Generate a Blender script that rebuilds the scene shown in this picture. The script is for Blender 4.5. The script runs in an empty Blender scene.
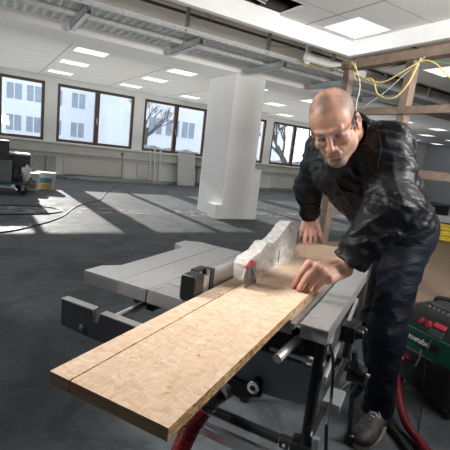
import bpy, bmesh, math, random
import numpy as np
from mathutils import Vector, Matrix, Euler
random.seed(7)
PI = math.pi
scene = bpy.context.scene
COL = scene.collection

# ------------------------------------------------------------------ camera frame (solved from the room's lines)
F = 402.01
M = np.array([[0.85347461, -0.50888224, 0.11233853],
              [-0.00515183, 0.20731591, 0.97826048],
              [-0.52110895, -0.83549924, 0.1743172]])
CAM = np.array([0, 0, 1.30])
def pt(u, v, d):
    return CAM + M.T @ np.array([(u-225)/F*d, (225-v)/F*d, -d])

# ------------------------------------------------------------------ materials
MATS = {}
def new_mat(name):
    m = bpy.data.materials.new(name); m.use_nodes = True
    nt = m.node_tree; b = nt.nodes['Principled BSDF']
    return m, nt, b
def N(nt, kind, **kw):
    n = nt.nodes.new(kind)
    for k, v in kw.items():
        setattr(n, k, v)
    return n
def ramp(nt, fac, stops):
    r = N(nt, 'ShaderNodeValToRGB')
    el = r.color_ramp.elements
    while len(el) > 1: el.remove(el[-1])
    el[0].position = stops[0][0]; el[0].color = (*stops[0][1], 1)
    for p, c in stops[1:]:
        e = el.new(p); e.color = (*c, 1)
    nt.links.new(fac, r.inputs[0])
    return r.outputs[0]
def mapped(nt, scale=(1,1,1), rot=(0,0,0), kind='Object'):
    tc = N(nt, 'ShaderNodeTexCoord'); mp = N(nt, 'ShaderNodeMapping')
    mp.inputs['Scale'].default_value = scale; mp.inputs['Rotation'].default_value = rot
    nt.links.new(tc.outputs[kind], mp.inputs[0])
    return mp.outputs[0]
def noise(nt, vec, scale, detail=3, rough=.55, dist=0):
    n = N(nt, 'ShaderNodeTexNoise')
    n.inputs['Scale'].default_value = scale; n.inputs['Detail'].default_value = detail
    n.inputs['Roughness'].default_value = rough; n.inputs['Distortion'].default_value = dist
    nt.links.new(vec, n.inputs['Vector'])
    return n.outputs['Fac']
def mixc(nt, fac, a, b, mode='MIX'):
    m = N(nt, 'ShaderNodeMix', data_type='RGBA', blend_type=mode)
    for s, v in ((0, fac), (6, a), (7, b)):
        if hasattr(v, 'node'): nt.links.new(v, m.inputs[s])
        elif s == 0: m.inputs[s].default_value = v
        else: m.inputs[s].default_value = (*v, 1)
    return m.outputs[2]
def mth(nt, op, a, b=None, c=None):
    m = N(nt, 'ShaderNodeMath', operation=op)
    for i, v in enumerate((a, b, c)):
        if v is None: continue
        if hasattr(v, 'node'): nt.links.new(v, m.inputs[i])
        else: m.inputs[i].default_value = v
    return m.outputs[0]
def bump(nt, b, h, strength=.3, dist=.01):
    n = N(nt, 'ShaderNodeBump'); n.inputs['Strength'].default_value = strength; n.inputs['Distance'].default_value = dist
    nt.links.new(h, n.inputs['Height']); nt.links.new(n.outputs[0], b.inputs['Normal'])
def simple(name, col, rough=.5, metal=0., var=.12, scale=8., bmp=0., emit=0., spec=None, alpha=1., coat=0.):
    if name in MATS: return MATS[name]
    m, nt, b = new_mat(name)
    v = mapped(nt)
    f = noise(nt, v, scale, 4)
    lo = tuple(max(0, c*(1-var)) for c in col); hi = tuple(min(1, c*(1+var)) for c in col)
    nt.links.new(ramp(nt, f, [(.3, lo), (.7, hi)]), b.inputs['Base Color'])
    b.inputs['Roughness'].default_value = rough; b.inputs['Metallic'].default_value = metal
    if spec is not None: b.inputs['Specular IOR Level'].default_value = spec
    if coat: b.inputs['Coat Weight'].default_value = coat
    if bmp: bump(nt, b, noise(nt, v, scale*6, 3), bmp, .005)
    if emit:
        b.inputs['Emission Color'].default_value = (*col, 1); b.inputs['Emission Strength'].default_value = emit
    if alpha < 1: b.inputs['Alpha'].default_value = alpha
    MATS[name] = m
    return m

# ------------------------------------------------------------------ mesh builder
def ident(): return np.eye(3)
def frame_from(d):
    d = np.array(d, float); d /= np.linalg.norm(d)
    h = np.array([0, 0, 1.]) if abs(d[2]) < .9 else np.array([1., 0, 0])
    x = np.cross(h, d); x /= np.linalg.norm(x); y = np.cross(d, x)
    return x, y, d
class MB:
    def __init__(s): s.v = []; s.f = []; s.flat = True
    def add(s, vs, fs):
        n = len(s.v); s.v += [tuple(map(float, p)) for p in vs]; s.f += [tuple(i+n for i in f) for f in fs]; return s
    def box(s, x0, x1, y0, y1, z0, z1):
        vs = [(x, y, z) for z in (z0, z1) for y in (y0, y1) for x in (x0, x1)]
        return s.add(vs, [(0,2,3,1), (4,5,7,6), (0,1,5,4), (2,6,7,3), (0,4,6,2), (1,3,7,5)])
    def obox(s, c, size, R):
        c = np.array(c, float); R = np.array(R, float)
        vs = [c + R @ (np.array([x, y, z])*np.array(size)/2) for z in (-1, 1) for y in (-1, 1) for x in (-1, 1)]
        return s.add(vs, [(0,2,3,1), (4,5,7,6), (0,1,5,4), (2,6,7,3), (0,4,6,2), (1,3,7,5)])
    def beam(s, p0, p1, w, h):
        p0 = np.array(p0, float); p1 = np.array(p1, float)
        x, y, d = frame_from(p1-p0); R = np.array([x, y, d]).T
        return s.obox((p0+p1)/2, (w, h, np.linalg.norm(p1-p0)), R)
    def prism(s, pts, z0, z1, axes=(0, 1, 2)):
        n = len(pts); vs = []
        for z in (z0, z1):
            for p in pts:
                q = [0, 0, 0]; q[axes[0]] = p[0]; q[axes[1]] = p[1]; q[axes[2]] = z; vs.append(q)
        fs = [tuple(range(n))[::-1], tuple(range(n, 2*n))] + [(i, (i+1) % n, n+(i+1) % n, n+i) for i in range(n)]
        return s.add(vs, fs)
    def cyl(s, p0, p1, r, r2=None, seg=16):
        return s.tube([p0, p1], [r, r if r2 is None else r2], seg)
    def tube(s, pts, r, seg=12, cap=True):
        pts = [np.array(p, float) for p in pts]; n = len(pts)
        rs = [r]*n if np.isscalar(r) else list(r)
        vs = []; prev = None
        for i, p in enumerate(pts):
            d = pts[min(i+1, n-1)] - pts[max(i-1, 0)]
            d = d/(np.linalg.norm(d)+1e-12)
            if prev is None: x, y, _ = frame_from(d)
            else:
                x = prev - d*(prev @ d); x /= np.linalg.norm(x)+1e-12; y = np.cross(d, x)
            prev = x
            for k in range(seg):
                a = 2*PI*k/seg; vs.append(p + rs[i]*(math.cos(a)*x + math.sin(a)*y))
        fs = []
        for i in range(n-1):
            for k in range(seg):
                a = i*seg+k; b = i*seg+(k+1) % seg
                fs.append((a, b, b+seg, a+seg))
        if cap:
            fs.append(tuple(range(seg))[::-1]); fs.append(tuple(range((n-1)*seg, n*seg)))
        return s.add(vs, fs)
    def lathe(s, prof, seg=24, c=(0, 0, 0), axis=(0, 0, 1)):
        x, y, d = frame_from(axis); c = np.array(c, float); vs = []; fs = []
        for r, z in prof:
            for k in range(seg):
                a = 2*PI*k/seg; vs.append(c + d*z + r*(math.cos(a)*x+math.sin(a)*y))
        for i in range(len(prof)-1):
            for k in range(seg):
                a = i*seg+k; b = i*seg+(k+1) % seg; fs.append((a, b, b+seg, a+seg))
        fs.append(tuple(range(seg))[::-1]); fs.append(tuple(range((len(prof)-1)*seg, len(prof)*seg)))
        return s.add(vs, fs)
    def build(s, name, mat, parent=None, smooth=False, bevel=0., seg=2):
        me = bpy.data.meshes.new(name); me.from_pydata(s.v, [], s.f); me.validate(); me.update()
        bm = bmesh.new(); bm.from_mesh(me); bmesh.ops.recalc_face_normals(bm, faces=bm.faces); bm.to_mesh(me); bm.free()
        o = bpy.data.objects.new(name, me); COL.objects.link(o)
        for m in (mat if isinstance(mat, (list, tuple)) else [mat]): me.materials.append(m)
        if smooth:
            for p in me.polygons: p.use_smooth = True
            me.set_sharp_from_angle(angle=math.radians(40))
        if bevel:
            b = o.modifiers.new('bevel', 'BEVEL'); b.width = bevel; b.segments = seg; b.limit_method = 'ANGLE'
            b.harden_normals = False
        if parent: o.parent = parent
        return o
def spline(pts, n=12):
    P = [np.array(p, float) for p in pts]; P = [2*P[0]-P[1]] + P + [2*P[-1]-P[-2]]
    out = []
    for i in range(1, len(P)-2):
        for k in range(n):
            t = k/n; a, b, c, d = P[i-1:i+3]
            out.append(.5*((2*b) + (c-a)*t + (2*a-5*b+4*c-d)*t*t + (3*b-a-3*c+d)*t**3))
    out.append(P[-2]); return out
def rrect(x0, x1, y0, y1, r, n=5):
    out = []
    for cx, cy, a0 in ((x1-r, y1-r, 0), (x0+r, y1-r, 90), (x0+r, y0+r, 180), (x1-r, y0+r, 270)):
        for k in range(n+1):
            a = math.radians(a0+90*k/n); out.append((cx+r*math.cos(a), cy+r*math.sin(a)))
    return out
def grid_slab(mb, us, vs, holes, w0, w1, axes):
    """rectangle us x vs with rectangular holes, thickness w0..w1"""
    U = sorted(set(list(us) + [h[0] for h in holes] + [h[1] for h in holes]))
    V = sorted(set(list(vs) + [h[2] for h in holes] + [h[3] for h in holes]))
    for i in range(len(U)-1):
        run = None
        for j in range(len(V)-1):
            cu, cv = (U[i]+U[i+1])/2, (V[j]+V[j+1])/2
            inside = any(h[0] < cu < h[1] and h[2] < cv < h[3] for h in holes)
            if not inside:
                run = [V[j], V[j+1]] if run is None else [run[0], V[j+1]]
            if (inside or j == len(V)-2) and run:
                r = [(U[i], U[i+1]), tuple(run), (w0, w1)]
                q = [None]*3
                for k in range(3): q[axes[k]] = r[k]
                mb.box(*q[0], *q[1], *q[2]); run = None
    return mb

def tag(o, label=None, cat=None, group=None, kind=None):
    for k, v in (('label', label), ('category', cat), ('group', group), ('kind', kind)):
        if v: o[k] = v
    return o
def empty(name, loc=(0, 0, 0), rz=0):
    o = bpy.data.objects.new(name, None); COL.objects.link(o); o.location = loc; o.rotation_euler = (0, 0, rz)
    o.empty_display_size = .1
    return o
def kids(o): return [c for c in bpy.data.objects if c.parent == o]
def build_each(boxes, name, mat, parent, **k):
    return [MB().box(*b).build(name, mat, parent, **k) for b in boxes]
def copy_tree(o, parent=None):
    c = o.copy(); COL.objects.link(c)
    if parent: c.parent = parent
    for ch in kids(o): copy_tree(ch, c)
    return c

# ------------------------------------------------------------------ palette
def m_floor():
    m, nt, b = new_mat('screed_floor')
    v = mapped(nt)
    big = noise(nt, v, .9, 5, .6); fine = noise(nt, v, 14, 6, .7); mid = noise(nt, v, 3.5, 5, .65, .6)
    c = ramp(nt, big, [(.3, (.066, .079, .090)), (.55, (.10, .117, .130)), (.75, (.142, .16, .172))])
    c = mixc(nt, .45, c, ramp(nt, mid, [(.35, (.045, .054, .063)), (.5, (.095, .11, .123)), (.68, (.19, .205, .215))]), 'MIX')
    c = mixc(nt, .25, c, ramp(nt, fine, [(.35, (.07, .078, .086)), (.7, (.16, .173, .185))]))
    # pale plaster spill marks and dark joints that run along the room
    stn = ramp(nt, noise(nt, v, 1.9, 7, .72, .8), [(.40, (.55, .55, .55)), (.5, (.95, .95, .95)), (.62, (1.25, 1.25, 1.25))]); c = mixc(nt, .8, c, stn, 'MULTIPLY')
    sp = N(nt, 'ShaderNodeSeparateXYZ'); nt.links.new(v, sp.inputs[0])
    wob = mth(nt, 'MULTIPLY', noise(nt, v, 1.6, 4), .5)
    yy = mth(nt, 'ADD', sp.outputs[1], wob)
    joint = mth(nt, 'LESS_THAN', mth(nt, 'ABSOLUTE', mth(nt, 'SUBTRACT', yy, 7.62)), mth(nt, 'MULTIPLY', noise(nt, v, 7, 3), .09))
    c = mixc(nt, joint, c, (.035, .037, .04))
    wear = mth(nt, 'MULTIPLY', mth(nt, 'LESS_THAN', mth(nt, 'ABSOLUTE', mth(nt, 'SUBTRACT', yy, 7.72)), .3), ramp(nt, noise(nt, v, 5, 6, .7), [(.5, (0, 0, 0)), (.56, (.8, .8, .8))]))
    c = mixc(nt, wear, c, (.36, .35, .34))
    vo = N(nt, 'ShaderNodeTexVoronoi', feature='DISTANCE_TO_EDGE'); vo.inputs['Scale'].default_value = .55
    nt.links.new(mixc(nt, .18, v, noise(nt, v, 3, 5)), vo.inputs['Vector'])
    crack = mth(nt, 'LESS_THAN', vo.outputs['Distance'], .0025)
    c = mixc(nt, mth(nt, 'MULTIPLY', crack, .2), c, (.03, .03, .035))
    nt.links.new(c, b.inputs['Base Color'])
    r = ramp(nt, mid, [(.3, (.5, .5, .5)), (.7, (.8, .8, .8))]); nt.links.new(r, b.inputs['Roughness'])
    b.inputs['Specular IOR Level'].default_value = .3
    bump(nt, b, fine, .35, .004)
    return m
def m_ceiling():
    m, nt, b = new_mat('mineral_ceiling_tiles')
    v = mapped(nt)
    sp = N(nt, 'ShaderNodeSeparateXYZ'); nt.links.new(v, sp.inputs[0])
    def line(s, off, period, w):
        f = mth(nt, 'FRACT', mth(nt, 'DIVIDE', mth(nt, 'ADD', s, off), period))
        return mth(nt, 'LESS_THAN', f, w/period)
    l1 = line(sp.outputs[0], .54, 1.98, .03); l2 = line(sp.outputs[1], .1, .62, .02)
    l = mth(nt, 'MAXIMUM', mth(nt, 'MULTIPLY', l1, .6), mth(nt, 'MULTIPLY', l2, .45))
    speck = noise(nt, v, 60, 3, .7)
    c = ramp(nt, speck, [(.35, (.60, .595, .575)), (.6, (.74, .735, .71))])
    c = mixc(nt, l, c, (.13, .13, .125))
    nt.links.new(c, b.inputs['Base Color']); b.inputs['Roughness'].default_value = .9
    bump(nt, b, speck, .2, .003)
    return m
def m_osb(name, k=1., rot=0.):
    m, nt, b = new_mat(name)
    v = mapped(nt, (1, 1, 1), (0, 0, rot))
    cols = []
    for i, (sx, sy, r) in enumerate(((42, 150, .5), (150, 40, -.3), (95, 60, 1.1))):
        vv = N(nt, 'ShaderNodeMapping'); vv.inputs['Rotation'].default_value = (0, 0, r); vv.inputs['Scale'].default_value = (sx, sy, 60)
        vv.inputs['Location'].default_value = (i*3.1, i*1.7, 0)
        ds = N(nt, 'ShaderNodeVectorMath', operation='ADD'); nt.links.new(v, ds.inputs[0])
        nz = N(nt, 'ShaderNodeTexNoise'); nz.inputs['Scale'].default_value = 9; nt.links.new(v, nz.inputs['Vector'])
        sc = N(nt, 'ShaderNodeVectorMath', operation='SCALE'); sc.inputs['Scale'].default_value = .05; nt.links.new(nz.outputs['Color'], sc.inputs[0])
        nt.links.new(sc.outputs[0], ds.inputs[1]); nt.links.new(ds.outputs[0], vv.inputs[0])
        vo = N(nt, 'ShaderNodeTexVoronoi'); vo.inputs['Scale'].default_value = 1.0; nt.links.new(vv.outputs[0], vo.inputs['Vector'])
        s = N(nt, 'ShaderNodeSeparateColor'); nt.links.new(vo.outputs['Color'], s.inputs[0])
        cols.append(s.outputs[0])
    pick = noise(nt, v, 22, 3)
    f = mth(nt, 'MULTIPLY_ADD', mth(nt, 'SUBTRACT', cols[0], cols[1]), .21, mth(nt, 'MULTIPLY_ADD', cols[2], .36, .33))
    f = mth(nt, 'MULTIPLY_ADD', mth(nt, 'SUBTRACT', noise(nt, v, 4, 4), .5), .35, f)
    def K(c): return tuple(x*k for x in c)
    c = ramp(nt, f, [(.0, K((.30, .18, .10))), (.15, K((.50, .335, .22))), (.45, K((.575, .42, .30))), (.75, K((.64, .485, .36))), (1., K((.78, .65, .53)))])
    dark = ramp(nt, noise(nt, v, 38, 2, .5, 1.2), [(.66, (0, 0, 0)), (.74, (.75, .75, .75))])
    c = mixc(nt, dark, c, K((.30, .16, .07)))
    for r_, sx_, sy_ in ((.35, 20, 160), (-.9, 18, 150), (1.5, 22, 170)):
        mp_ = N(nt, 'ShaderNodeMapping'); mp_.inputs['Rotation'].default_value = (0, 0, r_); mp_.inputs['Scale'].default_value = (sx_, sy_, 40); nt.links.new(v, mp_.inputs[0])
        st = ramp(nt, noise(nt, mp_.outputs[0], 1, 2, .5, .3), [(.66, (0, 0, 0)), (.72, (.4, .4, .4))])
        c = mixc(nt, st, c, K((.36, .205, .115)))
    nt.links.new(c, b.inputs['Base Color']); b.inputs['Roughness'].default_value = .62
    b.inputs['Specular IOR Level'].default_value = .3
    bump(nt, b, f, .25, .002)
    return m
def m_osb_edge():
    m, nt, b = new_mat('osb_sawn_edge')
    v = mapped(nt, (1, 1, 2.4))
    f = noise(nt, v, 48, 5, .75, .8)
    c = ramp(nt, f, [(.33, (.07, .035, .015)), (.45, (.28, .15, .06)), (.56, (.52, .33, .16)), (.7, (.72, .53, .32))])
    nt.links.new(c, b.inputs['Base Color']); b.inputs['Roughness'].default_value = .85
    bump(nt, b, f, .9, .004)
    return m
def m_osb_factory_edge():
    m, nt, b = new_mat('osb_factory_edge')
    v = mapped(nt, (8, 8, 260))
    f = noise(nt, v, 1, 3, .6)
    c = ramp(nt, f, [(.3, (.15, .09, .055)), (.6, (.30, .19, .12)), (.75, (.40, .27, .18))])
    nt.links.new(c, b.inputs['Base Color']); b.inputs['Roughness'].default_value = .8
    return m
def m_perf(name, axis, base=(.62, .64, .66), period=.05, w=.5, metal=.75, rough=.38):
    """galvanised sheet with punched slots (clear through)"""
    m, nt, b = new_mat(name)
    v = mapped(nt); sp = N(nt, 'ShaderNodeSeparateXYZ'); nt.links.new(v, sp.inputs[0])
    f = noise(nt, v, 12, 5, .7)
    nt.links.new(ramp(nt, f, [(.35, tuple(c*.8 for c in base)), (.65, base)]), b.inputs['Base Color'])
    b.inputs['Metallic'].default_value = metal; b.inputs['Roughness'].default_value = rough
    u = mth(nt, 'FRACT', mth(nt, 'DIVIDE', sp.outputs[0], period))
    t = mth(nt, 'FRACT', mth(nt, 'DIVIDE', mth(nt, 'ADD', sp.outputs[axis], 0 if axis == 1 else .035), .05 if axis == 1 else .07))
    hu = mth(nt, 'LESS_THAN', mth(nt, 'ABSOLUTE', mth(nt, 'SUBTRACT', u, .5)), w/2)
    ht = mth(nt, 'LESS_THAN', mth(nt, 'ABSOLUTE', mth(nt, 'SUBTRACT', t, .5)), .24 if axis == 1 else .15)
    hole = mth(nt, 'MULTIPLY', hu, ht)
    nt.links.new(mth(nt, 'SUBTRACT', 1, hole), b.inputs['Alpha'])
    return m
def m_glass(name, tint=(1, 1, 1), haze=.08, rough=0.02):
    m, nt, b = new_mat(name); nt.nodes.remove(b)
    out = nt.nodes['Material Output']
    t = N(nt, 'ShaderNodeBsdfTransparent'); t.inputs[0].default_value = (*tint, 1)
    g = N(nt, 'ShaderNodeBsdfGlossy'); g.inputs['Roughness'].default_value = rough
    v = mapped(nt); f = ramp(nt, noise(nt, v, 6, 4), [(.3, (haze*.5,)*3), (.7, (haze*1.5,)*3)])
    d = N(nt, 'ShaderNodeBsdfDiffuse'); d.inputs[0].default_value = (.9, .93, .96, 1)
    m1 = N(nt, 'ShaderNodeMixShader'); m2 = N(nt, 'ShaderNodeMixShader'); m2.inputs[0].default_value = .03
    nt.links.new(f, m1.inputs[0]); nt.links.new(t.outputs[0], m1.inputs[1]); nt.links.new(d.outputs[0], m1.inputs[2])
    nt.links.new(m1.outputs[0], m2.inputs[1]); nt.links.new(g.outputs[0], m2.inputs[2]); nt.links.new(m2.outputs[0], out.inputs[0])
    return m
WALL = simple('matt_white_paint', (.76, .755, .735), .85, var=.03, scale=2)
COLP = simple('column_white_paint', (.88, .88, .87), .8, var=.02, scale=1.5)
PARAPET = simple('parapet_offwhite_paint', (.58, .56, .51), .8, var=.08, scale=2)
BROWN = simple('brown_window_timber', (.085, .045, .035), .45, var=.2, scale=20)
FLOOR = m_floor(); CEIL = m_ceiling()
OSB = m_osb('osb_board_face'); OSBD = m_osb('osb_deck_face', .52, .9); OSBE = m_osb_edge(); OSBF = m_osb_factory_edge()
GREY_AL = simple('brushed_grey_aluminium', (.50, .51, .53), .36, .65, var=.05, scale=30)
TABLE = simple('grey_coated_aluminium_table', (.56, .56, .57), .33, .7, var=.06, scale=40)
SILVER = simple('silver_aluminium', (.72, .73, .75), .28, .9, var=.05, scale=20)
CHROME = simple('bright_steel_tube', (.80, .81, .82), .25, .6, var=.03)
DARKAL = simple('dark_anodised_rail', (.07, .072, .08), .35, .6, var=.1)
BLKP = simple('black_plastic', (.012, .012, .014), .38, var=.2)
BLKT = simple('black_steel_tube', (.03, .03, .033), .25, .3, var=.2)
GREYP = simple('grey_painted_housing', (.24, .28, .33), .5, .1, var=.08, scale=5)
RED = simple('red_plastic', (.30, .012, .018), .4, var=.1)
WHITEP = simple('white_plastic', (.75, .76, .76), .4, var=.04)
WHITEM = simple('white_board', (.72, .72, .70), .7, var=.04)
GALV = simple('galvanised_steel', (.45, .48, .48), .38, .8, var=.2, scale=25)
TIMBER = simple('grey_brown_timber', (.15, .108, .082), .75, var=.25, scale=14, bmp=.2)
YELLOW = simple('yellow_plastic', (.62, .46, .03), .45, var=.1)
DKGREEN = simple('dark_green_plastic', (.004, .065, .042), .4, var=.1)

# ================================================================== ROOM
YW = 13.6; ZC = 2.97; XR = 20.8; XL = -3.4; YN = -3.2
f = MB().box(XL-.3, XR+.3, YN-.3, YW+.35, -.2, 0).build('floor', FLOOR); f['kind'] = 'structure'
# window wall with openings
WZ0, WZ1 = 1.08, 2.81
wins = [(-3.35, -1.15)] + [(-.75+2.755*k, -.75+2.755*k+2.40) for k in range(8)]
wins = [w for w in wins if w[1] < XR-.2]
mb = MB(); grid_slab(mb, (XL-.3, XR+.3), (0, 3.9), [(a, b, WZ0, WZ1) for a, b in wins], YW, YW+.32, (0, 2, 1))
w = mb.build('wall_back', WALL); w['kind'] = 'structure'
mb = MB().box(XR, XR+.3, YN, YW, 0, 3.9); w = mb.build('wall_right', simple('grey_end_wall_paint', (.42, .44, .47), .8, var=.04)); w['kind'] = 'structure'
# left wall, with glazing too (offices run round the corner)
lw = [(.4+2.755*k, .4+2.755*k+2.4) for k in range(1, 4)]
mb = MB(); grid_slab(mb, (YN-.3, YW), (0, 3.9), [(a, b, WZ0, WZ1) for a, b in lw], XL-.3, XL, (1, 2, 0)); w = mb.build('wall_left', WALL); w['kind'] = 'structure'
mb = MB(); grid_slab(mb, (XL-.3, XR+.3), (0, 3.9), [], YN-.3, YN, (0, 2, 1)); w = mb.build('wall_front', simple('dark_partition_paint', (.16, .165, .17), .8)); w['kind'] = 'structure'

PANE = m_glass('window_glass', (1, 1, 1), .04)
def window(n, x0, x1, y, parts=True):
    e = empty('window_%d' % n, ((x0+x1)/2, y, WZ0)); e['kind'] = 'structure'
    W = x1-x0; H = WZ1-WZ0; t = .085
    mb = MB()
    mb.box(-W/2, W/2, .0, .09, 0, t).box(-W/2, W/2, .0, .09, H-t, H)
    mb.box(-W/2, -W/2+t, .0, .09, t, H-t).box(W/2-t, W/2, .0, .09, t, H-t)
    mb.box(-.075, .075, -.012, .09, t, H-t)
    mb.build('window_frame', BROWN, e, bevel=.008)
    MB().box(-W/2+t, -.075, .045, .053, t, H-t).build('window_pane', PANE, e)
    MB().box(.075, W/2-t, .045, .053, t, H-t).build('window_pane', PANE, e)
    h = MB().box(-.012, .012, -.03, -.012, H*.42, H*.50).box(-.012, .012, -.055, -.03, H*.46, H*.485).box(-.012, .012, -.065, -.05, H*.38, H*.485)
    h.build('window_handle', SILVER, e)
    return e
for i, (a, b) in enumerate(wins): window(i+1, a, b, YW+.03)
# the parapet zone below the sill: cable trunking, sill board
tr = empty('trim_1', (8.7, YW, .74)); tr['kind'] = 'structure'
MB().box(XL-8.7, XR-8.7, -.20, 0, .0, .27).build('window_parapet', PARAPET, tr, bevel=.01)
MB().box(XL-8.7, XR-8.7, -.26, 0, .27, .33).build('sill_board', simple('pale_sill_board', (.62, .62, .60), .6, var=.03), tr, bevel=.01)
SOCK = ['cream double socket at the left edge below the first window', 'cream double socket below the middle of the first window', 'cream double socket under the wall pier, left one of a pair',
        'cream double socket under the left end of the second window', 'cream double socket left of the second window centre, first of two', 'cream double socket just right of the second window centre post',
        'cream double socket where the black cord is plugged in', 'cream double socket between the metal profiles and the leaning white board', 'cream double socket just right of the leaning white board',
        'cream double socket partly behind the white column', 'cream double socket right of the column below the narrow window strip', 'cream double socket under the left side of the window by the man',
        'cream double socket under the window beside the man\'s sleeve', 'cream double socket hidden close behind the man\'s sleeve']
for i, x in enumerate([-.2, .9, 1.75, 2.15, 2.9, 3.25, 4.03, 5.6, 6.9, 7.3, 9.6, 10.5, 11.9, 12.6]):
    s = MB().box(-.075, .075, -.012, 0, -.04, .04).box(-.06, -.005, -.018, -.012, -.027, .027).box(.005, .06, -.018, -.012, -.027, .027)
    o = s.build('wall_socket', simple('socket_cream_plastic', (.55, .52, .44), .5), None, bevel=.003)
    o.location = (x, YW-.2005, .90)
    tag(o, SOCK[i], 'socket', 'socket plates along the trunking')
# ---- wall niche panels + radiators
RADM = simple('radiator_cream_enamel', (.64, .62, .57), .5, var=.03)
def radiator(x0, x1, label):
    e = empty('radiator', ((x0+x1)/2, YW, .0)); W = (x1-x0)/2
    mb = MB().box(-W, W, -.12, -.03, .10, .60)
    n = int((x1-x0)/.05)
    for k in range(n): mb.box(-W+.02+k*.05, -W+.045+k*.05, -.128, -.12, .13, .57)
    mb.build('radiator_body', RADM, e, bevel=.008)
    MB().box(-W-.005, W+.005, -.13, -.02, .60, .615).build('top_grille', RADM, e)
    MB().cyl((W+.03, -.07, .15), (W, -.07, .15), .012).lathe([(.02, 0), (.022, .03), (.018, .05)], 12, (W+.03, -.07, .13), (0, 0, 1)).build('radiator_valve', SILVER, e, smooth=True)
    for p_, q_ in (((W+.05, -.07, .13), (W+.05, -.07, .0)), ((W-.1, -.06, .1), (W-.1, -.06, .0))): MB().cyl(p_, q_, .008).build('radiator_pipe', RADM, e)
    build_each([(-W+.1, -W+.14, -.03, -.001, .2, .5), (W-.14, W-.1, -.03, -.001, .2, .5)], 'wall_bracket', RADM, e)
    tag(e, label, 'radiator')
radiator(-.6, 1.0, 'cream panel radiator at the far left below the first window')
radiator(2.25, 4.15, 'long cream panel radiator under the double window left of the leaning white panel')
radiator(4.62, 5.05, 'short cream radiator just left of the leaning metal profiles')
radiator(6.95, 7.6, 'cream radiator between the leaning white panel and the white column')
radiator(7.9, 9.8, 'cream radiator behind the column below a mostly hidden window')
radiator(10.5, 12.6, 'cream radiator visible between the column and the man')
# pipes behind radiators
mb = MB().tube([(XL, YW-.02, .05), (XR, YW-.02, .05)], .018, 8); o = mb.build('baseboard_back', simple('grey_base_trim', (.3, .31, .32), .7)); o['kind'] = 'structure'
# flat grey panels on the wall below trunking
o = MB().box(1.24, 2.02, YW-.03, YW, .02, .62).build('wall_cabinet_niche', simple('grey_panel_paint', (.42, .42, .40), .7), None, bevel=.004)
MB().box(-.012, .012, 0, .004, .05, .6).build('panel_joint', DARKAL, o).location = (1.72, YW-.035, 0)
tag(o, 'grey access panels fixed low on the wall between the first radiators', 'wall panel')

# ---- ceiling islands
near_hole = (2.30, 3.02, 3.70, 4.24)
lights = []
for i in range(10):
    for y in (8.75, 10.45, 12.42):
        lights.append((1.88+1.99*i, y))
LW, LD = .31, .25
mb = MB()
holes = [(x-LW, x+LW, y-LD, y+LD) for x, y in lights] + [(8.95, 9.45, 12.75, 13.05)]
grid_slab(mb, (XL, XR), (7.55, YW), holes, ZC, ZC+.03, (0, 1, 2))
c = mb.build('ceiling', CEIL); c['kind'] = 'structure'
NL = (3.40, 3.98, 3.28, 3.84)
mb = MB(); grid_slab(mb, (XL, 4.27), (YN, 4.17), [(near_hole[0], near_hole[1], near_hole[2], 4.17), (3.62, 4.20, 3.50, 4.06)], ZC, ZC+.03, (0, 1, 2))
c = mb.build('ceiling', CEIL); c['kind'] = 'structure'
# right hand ceiling field behind the timber frame
holes = [(6.05, 6.65, 3.75, 4.30)]
mb = MB(); grid_slab(mb, (5.6, XR), (YN, 4.9), holes, ZC, ZC+.03, (0, 1, 2))
c = mb.build('ceiling', CEIL); c['kind'] = 'structure'
# plasterboard edge strips of the near island (flat strip + upstand)
STRIP = simple('plaster_edge_strip', (.82, .82, .81), .75, var=.02)
mb = MB().box(XL, 4.35, 4.17, 4.25, ZC-.19, ZC+.14).box(4.27, 4.35, YN, 4.17, ZC-.19, ZC+.14)
o = mb.build('trim_2', STRIP, None, bevel=.004); o['kind'] = 'structure'
# raw slab above
m, nt, b = new_mat('raw_tan_slab'); v = mapped(nt)
nt.links.new(ramp(nt, noise(nt, v, .8, 5, .6), [(.3, (.55, .43, .31)), (.55, (.72, .59, .45)), (.75, (.80, .70, .57))]), b.inputs['Base Color']); b.inputs['Roughness'].default_value = .9
o = MB().box(XL-.3, XR+.3, YN-.3, YW+.32, 3.62, 3.9).build('ceiling', m); o['kind'] = 'structure'
# downstand beam over the columns
o = MB().box(XL, XR, 6.75, 7.55, 2.80, 3.62).build('ceiling', COLP, None, bevel=.01); o['kind'] = 'structure'
# ceiling light panels
def m_emit(name, col, s):
    m, nt, b = new_mat(name)
    v = mapped(nt, (30, 30, 30))
    nt.links.new(ramp(nt, noise(nt, v, 2, 2), [(.2, tuple(c*.96 for c in col)), (.8, col)]), b.inputs['Emission Color'])
    b.inputs['Emission Strength'].default_value = s; b.inputs['Base Color'].default_value = (.8, .8, .8, 1)
    return m
LUM = m_emit('light_diffuser', (1, .985, .96), 1.5)
def light_thing(x, y, w, d, label, group=None):
    e = empty('ceiling_light', (x, y, ZC))
    MB().box(-w, w, -d, -d+.012, -.006, .05).box(-w, w, d-.012, d, -.006, .05).box(-w, -w+.012, -d+.012, d-.012, -.006, .05).box(w-.012, w, -d+.012, d-.012, -.006, .05).build('light_frame', WHITEP, e)
    MB().box(-w+.012, w-.012, -d+.012, d-.012, .004, .02).build('diffuser', LUM, e)
    tag(e, label, 'ceiling light', group); return e
P0 = light_thing(lights[0][0], lights[0][1], LW, LD, 'x')
rown = {8.75: 'row nearest the cable trays', 10.45: 'middle row', 12.42: 'row nearest the windows'}
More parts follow.
